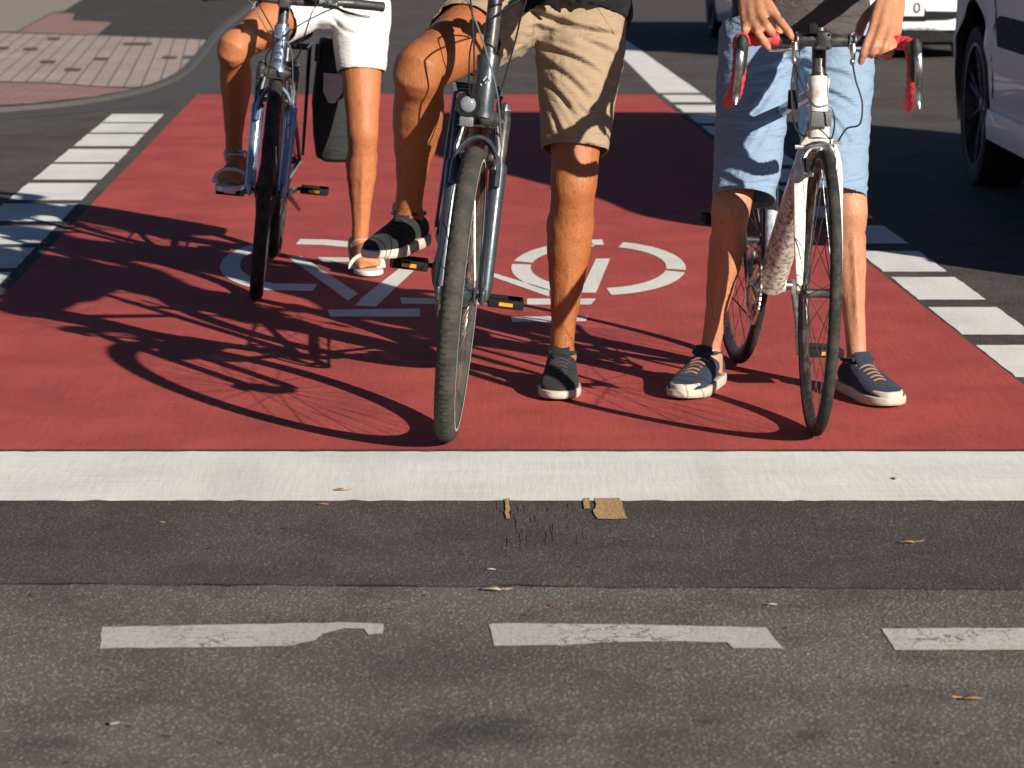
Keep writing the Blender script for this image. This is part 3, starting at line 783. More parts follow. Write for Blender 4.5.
    if st.get('rack'):
        z0 = Rw * 2 + .05
        def rack(m):
            for s_ in (-1, 1):
                m.tube([V((s_ * .06, .13, z0)), V((s_ * .065, -.22, z0))], .005, 8)
                m.tube([V((s_ * .06, -.02, z0)), ra + V((s_ * .07, 0, .02))], .005, 8); m.tube([V((s_ * .06, -.16, z0)), ra + V((s_ * .07, -.01, .02))], .005, 8)
            for yy in (.13, .02, -.1, -.22): m.tube([V((-.063, yy, z0)), V((.063, yy, z0))], .004, 8)
        b('black_paint', 'luggage_rack', rack)
        b('black_paint', 'kickstand', lambda m: m.tube([bb + V((-.04, -.12, -.02)), bb + V((-.075, -.38, -.10))], [.009, .007], 8))
    if st.get('letters'):
        st['letters'](b, ht0, ht1, ax, bb, S, dr)
    if st.get('bottle'):
        q0 = bb.lerp(ht0, .35) + V((0, -.05, .05)); q1 = q0 + (ht0 - bb).normalized() * .17
        b('slate_metal', 'bottle_cage', lambda m: m.tube([q0, q0.lerp(q1, .9)], .03, 12))
    bpy.context.view_layer.update()
    return root, dict(bb=bb, ends=ends, peds=peds, bar=bar, S=S, M=root.matrix_world.copy(), ra=ra)

def badge(mat):
    def f(b, ht0, ht1, ax, bb, S, dr):
        c = ht0.lerp(ht1, .62) + V((0, .0265, 0))
        def g(m):
            for k, (x, z, a) in enumerate(((-.007, .006, 35), (.004, .008, -30), (.0, -.006, 8), (.008, -.010, 50))):
                m.box(c + V((x, 0, z)), (.0028, .003, .013), Matrix.Rotation(R_(a), 4, 'Y'))
        b(mat, 'head_badge', g)
    return f
def letters_small(mat):
    def f(b, ht0, ht1, ax, bb, S, dr):
        st_hr = .0245
        def g(m):
            L = (ht1 - ht0).length
            for k in range(4):
                c = ht0 + ax * (L * (.28 + .15 * k)) + V((0, st_hr + .0012, 0))
                m.box(c + V((-.006, 0, 0)), (.003, .003, .012)); m.box(c + V((.004, 0, .004)), (.012, .003, .003)); 
                if k != 1: m.box(c + V((.004, 0, -.004)), (.012, .003, .003))
        b(mat, 'head_badge', g)
    return f
def cables_flat(bar, crown, ht0, ht1, ax):
    o = lambda x, y, z: bar + V((x, y, z)); c = lambda x, y, z: crown + V((x, y, z))
    return [('cable_black', [o(.16, .03, 0), o(.11, .12, .02), o(.05, .15, -.05), c(.02, .13, .12), c(.03, .05, .0)]),
            ('cable_grey', [o(.15, .04, 0), o(.10, .14, -.01), o(.04, .15, -.09), c(-.03, .12, .10), c(-.05, .05, -.02), c(-.055, .03, -.06)]),
            ('cable_black', [o(-.16, .04, 0), o(-.10, .12, .0), o(-.075, .12, -.08), o(-.06, .05, -.16), ht0 + V((-.03, -.03, .03))]),
            ('cable_black', [o(-.17, .03, 0), o(-.12, .1, -.02), o(-.02, .12, -.09), o(.04, .06, -.17), ht0 + V((.03, -.05, .0))])]
def cables_road(bar, crown, ht0, ht1, ax):
    o = lambda x, y, z: bar + V((x, y, z)); c = lambda x, y, z: crown + V((x, y, z))
    return [('cable_black', [o(-.068, .02, -.045), o(-.076, .04, -.09), o(-.092, .05, -.14), o(-.088, .055, -.19), c(-.06, .05, .035), c(-.042, .036, .002)]),
            ('cable_black', [o(.068, .02, -.045), o(.05, .04, -.10), o(.02, .055, -.15), o(-.018, .05, -.15), o(-.03, .045, -.19), o(-.03, .0, -.23), ht0 + V((-.03, -.05, .0))]),
            ('cable_black', [o(.068, .02, -.05), o(.072, .02, -.12), o(.06, .02, -.2), ht0 + V((.03, -.04, .0))])]

base = dict(wb=1.05, R=.345, tw=.042, ha=71, fork=.425, head=.15, bbh=.285, cs=.45, seat_tube=.46, dt=.045, susp=True, bar='flat', bw=.62, spacer=.09, stem=.06, rise=.04,
            saddle=.95, spokes=32, fenders=True, lamp=True, cables=cables_flat, rack=True, tyre='tyre_rubber', rim='black_rim', frame='black_paint', headmat='slate_metal', dtmat='dark_blue_frame', forkmat='black_paint', lowermat='slate_metal', crank=25, dynamo=True)
st2 = dict(base, tread=True, tyre='grey_tyre_rubber', rim='rim_metal', stripe=True, tw=.047, fenders=False, crank=20, blackcrank=True, spacer=.16, rise=.05, letters=badge('reflective_tape'), hr=.0255, slope=.12)
bike2, b2 = bicycle('dark trekking bicycle with broad grey tyre and headlamp, held by the rider in beige shorts', (-.157, 6.18), (.022, -1), (-.058, -1), -7.0, st2)
st1 = dict(base, wb=1.0, fork=.385, head=.15, frame='black_paint', headmat='silver_blue_metal', dtmat='dark_blue_frame', lowermat='silver_blue_metal', tyre='tyre_rubber', crank=2, saddle=.80, seat_tube=.38, rise=.0, spacer=.088, lamp=False, fenders=False, letters=letters_small('black_paint'), slope=.1, blackspokes=True)
bike1, b1 = bicycle('silver blue city bicycle at the left with black saddle, under the rider in white shorts', (-.80, 8.37), (.033, -1), (.068, -1), -5.6, st1)
st3 = dict(base, wb=.99, R=.336, tw=.027, ha=73, fork=.372, head=.145, bbh=.272, cs=.41, seat_tube=.50, dt=.056, susp=False, bar='drop', bw=.40, spacer=.102, stem=.085, rise=-.004,
           saddle=.90, spokes=28, blackspokes=True, fenders=False, lamp=False, rack=False, cables=cables_road, frame='blue_grey_tube', headmat='white_frame_paint', dtmat='mottled_frame_paint', forkmat='white_frame_paint', crank=115, dynamo=False, slope=.06, stripe=False)
bike3, b3 = bicycle('white racing bicycle with red taped drop handlebar at the right', (.705, 6.25), (.098, -.99), (-.006, -1), -3.1, st3)

def W(bk, p, s=False):
    q = (bk['S'] @ p) if s else p
    return bk['M'] @ q

# pannier on bike 1 (rider's left side)
mb = MB(); M_ = b1['M']; mb.M = M_
secs = []
for z, w_, d_ in ((.36, .045, .10), (.37, .066, .125), (.44, .078, .145), (.55, .072, .15), (.66, .055, .15), (.735, .038, .14), (.745, .02, .12)):
    secs.append([V((-.165 + w_ * math.copysign(abs(math.cos(q)) ** .5, math.cos(q)), -.04 + d_ * math.copysign(abs(math.sin(q)) ** .5, math.sin(q)), z)) for q in (2 * PI * k / 24 for k in range(24))])
mb.ring([[p + V((.055 * min(1, (p.z - .36) / .38) - .02, 0, .03 if p.z > .6 else 0)) for p in r] for r in secs])
loc = M_ @ V((-.165, -.04, .30))
pan = empty('pannier_bag', loc, 'black pannier bag with pale reflective patch hanging beside the left rear wheel', 'bag')
me = mb.mesh('bag', loc)
for v in me.vertices: v.co += V((1, 1, 1)) * .006 * (noise.noise(v.co * 14) * 1.2 + noise.noise(v.co * V((5, 5, 30)).length * .5))
link('bag', me, 'black_pannier_cloth', pan)
mb = MB(); mb.M = M_
mb.extrude([V((-.158 + x, .114, z)) for x, z in ((-.036, .665), (.036, .665), (.032, .60), (.010, .565), (-.010, .565), (-.032, .60))], V((0, .012, 0)))
mb.build('reflective_patch', 'reflective_tape', pan, False, off=loc)
mb = MB(); mb.M = M_
for x in (-.03, .03): mb.box(V((-.125 + x, .1, .73)), (.018, .02, .06), bev=.004)
mb.box(V((-.125, -.04, .765)), (.06, .16, .016), bev=.005)
mb.build('strap', 'black_rubber', pan, off=loc)

# ------------------------------------------------------------------ people
def limb_leg(m, hip, knee, ankle, front, k=1.0, calf=1.0):
    hip, knee, ankle, front = V(hip), V(knee), V(ankle), V(front).normalized()
    td = (knee - hip); sd = ankle - knee
    def perp(d):
        d = d.normalized(); f = front - d * front.dot(d)
        return f.normalized() if f.length > .15 else V((0, 0, 1)) - d * d.z
    ft = perp(td); fs = perp(sd)
    pts, rr = [], []
    for t, rx, ry, off in ((0, .080, .080, -.004), (.2, .077, .078, 0), (.45, .070, .073, .003), (.7, .0625, .066, .004), (.88, .055, .059, .004)):
        pts.append(hip + td * t + ft * off); rr.append((rx * k, ry * k))
    fm = (ft + fs).normalized()
    bend = 1 - max(0, td.normalized().dot(sd.normalized()))
    pts.append(knee + fm * (.004 + .012 * bend)); rr.append((.0535 * k, .056 * k))
    for t, rx, ry, off in ((.09, .050, .053, .0), (.17, .0505, .055, -.007), (.27, .0535, .058, -.013), (.38, .052, .056, -.014), (.52, .044, .047, -.010), (.68, .035, .038, -.005), (.83, .029, .032, -.002), (.94, .028, .032, 0), (1.0, .031, .036, .0)):
        kk = k * (calf if .15 < t < .7 else 1); pts.append(knee + sd * t + fs * off); rr.append((rx * kk, ry * kk))
    m.tube(pts, rr, 22, ref=ft, sm=4)
    m.ell(knee + fm * .036 * k + sd.normalized() * .004, .024 * k, .024 * k, .030 * k)
    lt_ = fm.cross(sd.normalized())
    for s_, dn_ in ((-1, .27), (1, .23)): m.ell(knee + sd * dn_ + lt_ * s_ * .030 * k * calf - fs * .020 * k, .027 * k, .027 * k, .052 * k)          # kneecap
    m.ell(knee + sd * .10 + fs * .034 * k, .013, .013, .022)                                    # shin head
    lat = fs.cross(sd.normalized())
    for s_ in (-1, 1): m.ell(ankle + lat * s_ * .026 * k, .012, .014, .016)                     # ankle bones
    # ridge of the shin
    m.tube([knee + sd * .14 + fs * .034 * k, knee + sd * .5 + fs * .029 * k, knee + sd * .85 + fs * .022 * k], [.014 * k, .011 * k, .010 * k], 8)
def bare_foot(m, heel, toe, up=V((0, 0, 1)), w=.046):
    heel, toe = V(heel), V(toe); d = (toe - heel); L = d.length; d.normalize(); lat = d.cross(up).normalized(); u = lat.cross(d)
    m.tube([heel + u * .028 + d * .012, heel + d * .05 + u * .036, heel + d * .10 + u * .040, heel + d * .15 + u * .028, heel + d * L * .82 + u * .019], [(.026, .027), (.030, .036), (.032, .036), (.040, .026), (w, .017)], 16, ref=u, sm=3)
    for i in range(5):
        x = (-.031 + .0165 * i) * FLIP[0]; l = (.034, .032, .028, .024, .019)[i]; r_ = (.0125, .0085, .008, .0075, .0075)[i]
        b0 = heel + d * (L * .80 - .004 * i) + lat * x + u * .015
        m.tube([b0, b0 + d * (l * .6) + u * .003, b0 + d * l - u * .003, b0 + d * (l + .008) - u * .005], [r_, r_, r_ * .95, r_ * .4], 8)
FLIP = [1]
def arm(m, sh, el, wr, k=1.0):
    sh, el, wr = V(sh), V(el), V(wr); a = el - sh; b_ = wr - el
    m.tube([sh, sh + a * .25, sh + a * .6, sh + a * .9, el + b_ * .04, el + b_ * .2, el + b_ * .5, el + b_ * .82, wr], [q * k if not hasattr(q, '__len__') else (q[0] * k, q[1] * k) for q in (.050, .049, .044, .038, .040, .042, .035, (.027, .024), (.028, .021))], 16, sm=3)
def fingers(m, chains, radii):
    for ch, r_ in zip(chains, radii):
        ch = [V(c) for c in ch]; n = len(ch)
        m.tube(ch, [r_ * (1.12 - .22 * i / (n - 1)) for i in range(n)], 10, sm=3)
        m.ell(ch[-1], r_ * .88, r_ * .88, r_ * .88, u=10, w=8)
        for c in ch[:-1]: m.ell(c, r_ * 1.13, r_ * 1.13, r_ * 1.13, u=10, w=8)
def palm(m, wr, kn, n):
    """wrist, four knuckles, palm normal"""
    wr = V(wr); kn = [V(k_) for k_ in kn]; n = V(n).normalized()
    for i, k_ in enumerate(kn):
        off = (kn[-1] - kn[0]).normalized() * ((i - 1.5) * .013)
        m.tube([wr + off * .9, (wr + off).lerp(k_, .5) + n * .003, k_ + n * .002], [(.015, .016), (.0145, .015), (.0125, .0125)], 10, ref=n, sm=3)
    m.ell(wr.lerp((kn[0] + kn[3]) / 2, .35) + n * .008, .026, .026, .026)
    for a, b_ in zip(kn, kn[1:]): m.ell(a.lerp(b_, .5) + (wr - a) * .12 + n * .004, .0125, .0125, .0125)
def hand_curl(m, wr, d, n, t, curl=55, L=1.0):
    """wr wrist, d direction of the hand, n direction the palm faces, t side of the thumb"""
    wr, d, n, t = V(wr), V(d).normalized(), V(n).normalized(), V(t).normalized()
    kn = [wr + d * (.088 - .004 * abs(i - 1)) * L + t * (.030 - .020 * i) for i in range(4)]
    palm(m, wr, kn, n); ch = []
    for i, k_ in enumerate(kn):
        p = k_; c = [p]; ang = 0
        for j, l in enumerate(((.042, .026, .018), (.046, .029, .019), (.043, .027, .018), (.034, .021, .016))[i]):
            ang += R_(curl * (.55 if j == 0 else 1.0)); p = p + (d * math.cos(ang) + n * math.sin(ang)) * l * L; c.append(p)
        ch.append(c)
    th = wr + d * .03 + t * .028 + n * .008
    ch.append([th, th + (d * .7 + t * .7 + n * .3).normalized() * .034, th + (d * .7 + t * .6 + n * .5).normalized() * .06, th + (d * .75 + t * .35 + n * .7).normalized() * .078])
    fingers(m, ch, (.0088, .0092, .0088, .0078, .0105))
def head(m, c, f, k=1.0):
    """head centre c, facing f; with nose, brow, chin, ears"""
    c = V(c); f = V(f).normalized(); up = V((0, 0, 1)); up = (up - f * up.dot(f)).normalized(); x = f.cross(up)
    R = Matrix((x, f, up)).transposed().to_4x4()
    m.ell(c + up * .02 * k, .077 * k, .095 * k, .10 * k, R, 20, 14)
    m.ell(c + f * .015 - up * .045 * k, .060 * k, .075 * k, .075 * k, R, 18, 12)
    m.ell(c + f * .07 * k - up * .095 * k, .025, .022, .018, R)
    m.tube([c + f * .09 * k + up * .015, c + f * .108 * k - up * .02, c + f * .098 * k - up * .03], [.008, .013, .010], 10)
    for s_ in (-1, 1):
        m.ell(c + f * .085 * k + x * s_ * .03 + up * .03, .022, .010, .007, R)
        m.ell(c + x * s_ * .079 * k - up * .005, .009, .020, .032, R)
        m.ell(c + f * .06 + x * s_ * .04 - up * .03, .022, .02, .02, R)
    m.tube([c + f * .093 * k - x * .022 - up * .058, c + f * .1 * k - up * .056, c + f * .093 * k + x * .022 - up * .058], [.004, .008, .004], 8, sm=3)
    return R
def torso(m, pel, chest, neck, lat, k=1.0, ky=1.0):
    pel, chest, neck = V(pel), V(chest), V(neck); lat = V(lat).normalized(); fr = lat.cross((neck - pel).normalized())
    m.tube([pel - V((0, 0, .07)), pel, pel.lerp(chest, .35), pel.lerp(chest, .7), chest, chest.lerp(neck, .45), chest.lerp(neck, .78), neck], [(q * k, w_ * ky) for q, w_ in ((.14, .10), (.165, .115), (.148, .10), (.155, .108), (.172, .115), (.165, .095), (.09, .07), (.056, .058))], 26, ref=fr, sm=4)
def wrinkle(me, amp, sc_, aniso=(1, 1, 2.4), ridge=True, rot=None, mask=None):
    vs = me.vertices; ns = [v.normal.copy() for v in vs]
    for v, n in zip(vs, ns):
        p = v.co.copy()
        if rot: p = rot @ p
        q = V((p.x * aniso[0], p.y * aniso[1], p.z * aniso[2])) * sc_
        q += V((noise.noise(q * .5), noise.noise(q * .5 + V((9, 0, 0))), noise.noise(q * .5 + V((0, 9, 0))))) * .9
        a = noise.noise(q); b_ = noise.noise(q * 2.1 + V((3, 3, 3)))
        h = (1 - abs(a) * 2.6) * .6 + b_ * .35 if ridge else a
        v.co += n * (amp * h * (mask(v.co) if mask else 1))
from mathutils.bvhtree import BVHTree
def crease(me, lines):
    if not lines: return
    ok = [(v.normal.y <= .35, v.co.copy()) for v in me.vertices]; out = []
    for fr_, co in ok:
        if not fr_: out += co[:]; continue
        d_ = 0
        for x1, z1, x2, z2, w, dep in lines:
            ax_, az = x2 - x1, z2 - z1; L2 = ax_ * ax_ + az * az
            t = ((co.x - x1) * ax_ + (co.z - z1) * az) / L2; tc = max(0, min(1, t))
            px_, pz = x1 + ax_ * tc, z1 + az * tc + .008 * math.sin(tc * 5 + x1 * 90)
            side = (co.z - pz) ; dd = math.hypot(co.x - px_, co.z - pz)
            if dd > 6 * w: continue
            f = math.sin(PI * min(1, max(0, .12 + tc * .88))) ** .5
            d_ += f * dep * (-math.exp(-(dd / w) ** 2) + .75 * math.exp(-((dd - 1.9 * w) / (1.1 * w)) ** 2) * (1 if side > 0 else .5))
        out += (co.x, co.y - d_, co.z)
    me.vertices.foreach_set('co', out); me.update()
def seams(me, person, loc, mat, lines):
    bv = BVHTree.FromPolygons([v.co.copy() for v in me.vertices], [tuple(p.vertices) for p in me.polygons])
    for ln in lines:
        pts = []
        for (x1, z1), (x2, z2) in zip(ln, ln[1:]):
            n = max(2, int(math.hypot(x2 - x1, z2 - z1) / .008))
            for k in range(n):
                t = k / n; h = bv.ray_cast(V((x1 + (x2 - x1) * t, 5, z1 + (z2 - z1) * t)), V((0, 1, 0)))
                if h[0] is not None: pts.append(h[0] + h[1] * .0004)
        if len(pts) > 3:
            m = MB(); m.tube(pts, .0014, 5); m.build('seam', mat, person, off=loc)
def shorts(name, mat, person, loc, hips, knees, fr_hem, pel, k, hem_r, top_r, wr=(.006, 9), vox=.006, cut=True, rot=None, drop=.0, hoff=(V(), V()), folds=(), seam=(), seammat=None):
    import bmesh
    m = MB(); hems = []
    pel = V(pel); lat = (V(hips[1]) - V(hips[0])).normalized()
    m.tube([pel - V((0, 0, .095)), pel - V((0, 0, .06)), pel, pel + V((0, 0, .07)), pel + V((0, 0, .12))], [(.10, .08), (.155, .118), (.185 * k, .130 * k), (.168 * k, .122 * k), (.160 * k, .115 * k)], 26, ref=lat.cross(V((0, 0, 1))), sm=3)
    for h, kn, fh, hr, ho in zip(hips, knees, fr_hem, hem_r, hoff):
        h, kn = V(h), V(kn) + V(ho); d = kn - h; e = h + d * fh
        m.tube([h + V((0, 0, .02)), h + d * fh * .25, h + d * fh * .5, h + d * fh * .75, e + V((0, 0, -drop))], [top_r, top_r * .99, (top_r * .55 + hr * .45), (top_r * .25 + hr * .75), hr], 26, sm=4)
        hems.append((e + V((0, 0, -drop)), d.normalized(), hr))
    me = remesh(m, vox, 5)
    wrinkle(me, wr[0], wr[1], rot=rot)
    crease(me, folds)
    bm = bmesh.new(); bm.from_mesh(me)
    for e, d, hr in hems:
        kill = [f for f in bm.faces if (f.calc_center_median() - e).dot(d) > -.006 and (f.calc_center_median() - e).length < hr * 1.6 and abs((f.calc_center_median() - e).dot(d)) < .05 and f.normal.dot(d) > .5]
        bmesh.ops.delete(bm, geom=kill, context='FACES')
        for v in bm.verts:
            if v.is_boundary and (v.co - e).length < hr * 1.7:
                v.co -= d * ((v.co - e).dot(d) + .004 - .004 * noise.noise(v.co * 12))
    bmesh.ops.delete(bm, geom=[v for v in bm.verts if not v.link_faces], context='VERTS')
    bm.to_mesh(me); bm.free()
    sm_ = me.copy(); shift(me, loc)
    o = link(name, me, mat, person, angle=70)
    seams(sm_, o, loc, seammat or mat, seam)
    s_ = o.modifiers.new('t', 'SOLIDIFY'); s_.thickness = .003; s_.offset = -1
    # stitched hem line
    for e, d, hr in hems: pass
    return o
def shirt(name, mat, person, loc, pel, chest, neck, lat, shs, els, k=1.0, hem=-.02, hemr=(.19, .135), vox=.008, slen=.55):
    m = MB(); pel, chest, neck = V(pel), V(chest), V(neck); fr = V(lat).normalized().cross((neck - pel).normalized())
    lo = pel + V((0, 0, hem))
    m.tube([lo, lo + V((0, 0, .03)), pel.lerp(chest, .35), pel.lerp(chest, .7), chest, chest.lerp(neck, .45), chest.lerp(neck, .75)], [(hemr[0], hemr[1]), (hemr[0], hemr[1]), (.172 * k, .122 * k), (.178 * k, .126 * k), (.188 * k, .130 * k), (.178 * k, .110 * k), (.085, .075)], 26, ref=fr, sm=4)
    for s_, e in zip(shs, els): s_, e = V(s_), V(e); m.tube([s_, s_.lerp(e, slen * .5), s_.lerp(e, slen)], [.066, .062, .064], 16, sm=3)
    me = remesh(m, vox, 4); wrinkle(me, .007, 9); shift(me, loc)
    return link(name, me, mat, person, angle=80)
def shoe(person, loc, heel, toe, up, mat, lace, toecap=False, w=.05, H=1.0, nlace=6):
    heel, toe = V(heel), V(toe); d = (toe - heel).normalized(); up = V(up); lat = d.cross(up).normalized(); u = lat.cross(d); L = (toe - heel).length
    M = Matrix((lat, d, u)).transposed().to_4x4(); M.translation = heel
    k = L / .285
    prof = [(0.0, .018, .055, .03), (.010, .031, .075, 0), (.04, .038, .092, 0), (.075, .040, .093, 0), (.10, .041, .087, 0), (.13, .043, .077, 0), (.165, .047, .066, 0), (.20, .050, .056, 0), (.235, .047, .048, 0), (.262, .037, .040, 0), (.277, .022, .032, 0), (.2835, .008, .026, 0)]
    m = MB(); m.M = M; rings = []
    for y_, hw, h_, _ in prof:
        y_ *= k; hw *= w / .05; h_ *= H; z0 = .016; r = []
        for q in (2 * PI * j / 24 for j in range(24)):
            c_, s_ = math.cos(q), math.sin(q)
            x = hw * math.copysign(abs(c_) ** .75, c_)
            if s_ > 0: x *= 1 - .28 * s_ ** 1.5
            z = z0 + (h_ - z0) * .5 * (1 + math.copysign(abs(s_) ** .8, s_))
            r.append(V((x, y_, z)))
        rings.append(r)
    m.ring(rings)
    me = m.mesh('shoe'); 
    sh_o = None
    shift(me, loc); sh_o = link('shoe', me, mat, person, angle=60)
    # sole
    m = MB(); m.M = M
    def outline(gr, z, toe_up=.0):
        pts = []
        ys = [(p[0] * k, p[1] * w / .05) for p in prof]
        for y_, hw in ys: pts.append(V((hw + gr, y_ + (gr if y_ > .27 * k else (-gr if y_ < .005 else 0)), z + (max(0, y_ - .2 * k) * toe_up))))
        for y_, hw in reversed(ys): pts.append(V((-hw - gr, y_ + (gr if y_ > .27 * k else (-gr if y_ < .005 else 0)), z + (max(0, y_ - .2 * k) * toe_up))))
        return pts
    m.ring([outline(.001, 0, .08), outline(.004, .004, .08), outline(.005, .014), outline(.0045, .024), outline(.002, .0265), outline(-.004, .0265)])
    if toecap:
        m.tube([V((-.043, .205 * k, .026)), V((-.036, .247 * k, .03)), V((-.018, .275 * k, .03)), V((0, .282 * k, .031)), V((.018, .275 * k, .03)), V((.036, .247 * k, .03)), V((.043, .205 * k, .026))], [(.006, .010)] * 7, 8, sm=3)
    m.build('sole', 'rubber_sole', sh_o, off=loc)
    # laces following the instep
    m = MB(); m.M = M
    def top(y_):
        for (a, b_) in zip(prof, prof[1:]):
            if a[0] * k <= y_ <= b_[0] * k:
                t = (y_ - a[0] * k) / ((b_[0] - a[0]) * k); return (a[2] + (b_[2] - a[2]) * t) * H
        return .06
    for i in range(nlace):
        y_ = (.105 + .0185 * i * 6 / nlace) * k; ht = top(y_)
        m.tube([V((-.025, y_ + .002, ht - .009)), V((-.013, y_, ht - .0005)), V((0, y_, ht + .0025)), V((.013, y_, ht - .0005)), V((.025, y_ + .002, ht - .009))], [(.0030, .0022)] * 5, 6, sm=2)
    m.build('laces', lace, sh_o, off=loc)
    # tongue and collar
    m = MB(); m.M = M
    m.tube([V((0, .118 * k, top(.118 * k) - .006)), V((0, .098 * k, .094 * H)), V((0, .088 * k, .108 * H))], [(.020, .006), (.024, .006), (.022, .005)], 12, ref=(0, 1, .6))
    m.tube([V((0, .008, .070 * H)), V((.027, .025, .082 * H)), V((.036, .06, .086 * H)), V((.028, .095, .091 * H)), V((-.028, .095, .091 * H)), V((-.036, .06, .086 * H)), V((-.027, .025, .082 * H))], .0055, 8, closed=True)
    m.build('collar', mat, sh_o, off=loc)
    return sh_o
def finish_body(m, person, loc, mat, vox, it=3):
    me = remesh(m, vox, it + 2, .5); wrinkle(me, .0022, 17, (1, 1, .6), False); shift(me, loc); return link('body', me, mat, person, angle=85)
def hair(person, loc, c, R, mat='dark_hair', long=False):
    m = MB(); c = V(c)
    m.ell(c + (R @ V((0, -.015, .035))), .086, .100, .098, R, 22, 14)
    if long: m.tube([c + (R @ V((0, -.08, .03))), c + (R @ V((0, -.11, -.06))), c + (R @ V((0, -.10, -.2)))], [(.06, .05), (.05, .035), (.02, .015)], 14, sm=4)
    me = m.mesh('hair'); wrinkle(me, .006, 30); shift(me, loc); link('hair', me, mat, person)
def eyes(person, loc, c, R):
    c = V(c)
    for s_ in (-1, 1):
        m = MB(); m.ell(c + (R @ V((s_ * .031, .082, .012))), .013, .011, .009, R); m.build('eye', 'eye_white', person, off=loc)

# ---- person 3: pale blue shorts, standing over the racing bicycle
pl3 = V((.72, 6.85, 0))
p3 = empty('person', pl3, 'man in pale blue shorts and navy shoes with both hands on a red taped handlebar', 'person', 'cyclists waiting at the stop line')
hipR = V((.632, 6.985, .90)); hipL = V((.832, 6.985, .90))
knR = V((.556, 6.80, .475)); knL = V((.850, 6.80, .475))
anR = V((.510, 6.875, .085)); anL = V((.880, 6.785, .085))
m = MB()
limb_leg(m, hipR, knR, anR, (-.25, -1, 0), .92, .93); limb_leg(m, hipL, knL, anL, (.2, -1, 0), .90, .90)
for an, hd_ in ((anR, V((-.35, -1, 0))), (anL, V((.3, -1, 0)))): m.tube([an + V((0, 0, .01)), an - V((0, 0, .045)) + hd_ * .02], [.034, .042], 14)
pel3 = V((.736, 6.995, .945)); ch3 = V((.76, 6.90, 1.33)); nk3 = V((.77, 6.84, 1.52))
torso(m, pel3, ch3, nk3, (1, 0, 0), .97)
shR = V((.575, 6.86, 1.43)); shL = V((.955, 6.86, 1.43))
wR = P(751, -20, 6.545); wL = P(893, -12, 6.545)
eR = V((.555, 6.80, 1.20)); eL = V((1.06, 6.90, 1.17))
arm(m, shR, eR, wR, .96); arm(m, shL, eL, wL, .96)
hc3 = V((.775, 6.79, 1.66)); hf3 = V((-.3, -1, -.15)); 
m.tube([nk3 - V((0, 0, .03)), hc3 - V((0, -.02, .05))], [.058, .055], 14)
RH3 = head(m, hc3, hf3)
def PP(*l): return [P(a, b + 1.5, c - .112) for a, b, c in l]
kR = PP((770, 12, 6.535), (761.5, 17, 6.515), (753, 21.5, 6.515), (745.5, 23, 6.53))
palm(m, wR, kR, (0, .3, -1))
fingers(m, [[kR[0]] + PP((781, 21, 6.50), (788.5, 30.5, 6.485), (791.5, 35.5, 6.48)),
            [kR[1]] + PP((767, 25, 6.480), (771, 30, 6.485), (772, 33, 6.50)),
            [kR[2]] + PP((758, 31, 6.47), (764, 40, 6.47), (768, 46, 6.478)),
            [kR[3]] + PP((745, 28, 6.49), (747, 33, 6.50), (750, 35, 6.515)),
            PP((765, -2, 6.63), (776, 14, 6.60), (779, 27, 6.585), (776, 35, 6.58))], (.0102, .0106, .0102, .0096, .0115))
kL = PP((873.5, 23, 6.535), (881.5, 26, 6.52), (889.5, 28.5, 6.525), (896.5, 30.5, 6.54))
palm(m, wL, kL, (0, .3, -1))
fingers(m, [[kL[0]] + PP((867.5, 39, 6.475), (863.5, 51, 6.47), (861, 60, 6.48)),
            [kL[1]] + PP((876.5, 41, 6.465), (872.5, 50, 6.465), (871.5, 54, 6.48)),
            [kL[2]] + PP((886, 43, 6.465), (882.5, 51, 6.465), (881.5, 55, 6.478)),
            [kL[3]] + PP((893.5, 45, 6.475), (890, 53, 6.47), (887.5, 57, 6.478)),
            PP((878, 3, 6.63), (867, 14, 6.61), (861, 25, 6.595), (859, 34, 6.585))], (.0100, .0104, .0100, .0092, .0115))
finish_body(m, p3, pl3, 'skin_light', .0042, 2)
shorts('shorts', 'pale_denim', p3, pl3, (hipR, hipL), (knR, knL), (.955, .945), (pel3 - V((0, 0, .02))), .98, (.080, .082), .098, wr=(.0055, 10), vox=.0055, hoff=(V((.030, -.01, 0)), V((-.038, -.01, 0))), seammat='denim_thread',
       folds=[(.74, .84, .86, .79, .008, .009), (.745, .80, .88, .71, .007, .008), (.75, .76, .85, .64, .007, .007), (.73, .86, .60, .80, .008, .009), (.70, .80, .58, .70, .008, .008), (.67, .74, .60, .60, .007, .006), (.78, .62, .87, .58, .006, .004), (.60, .93, .70, .90, .007, .006)],
       seam=[[(.735, .93), (.73, .84), (.72, .80)], [(.62, .95), (.585, .86)], [(.85, .95), (.885, .86)], [(.545, .555), (.60, .548), (.655, .556)], [(.78, .556), (.83, .548), (.89, .556)], [(.745, .80), (.765, .70), (.775, .58)]])
shirt('shirt', 'brown_jersey', p3, pl3, pel3, ch3, nk3, (1, 0, 0), (shR, shL), (eR, eL), 1.0, hem=-.075, hemr=(.178, .150))
shoe(p3, pl3, V((.528, 6.935, .0055)), V((.422, 6.665, .0055)), (0, 0, 1), 'navy_canvas', 'orange_lace', True, .052)
shoe(p3, pl3, V((.862, 6.835, .0055)), V((.945, 6.560, .0055)), (0, 0, 1), 'navy_canvas', 'orange_lace', True, .052)
hair(p3, pl3, hc3, RH3); eyes(p3, pl3, hc3, RH3)

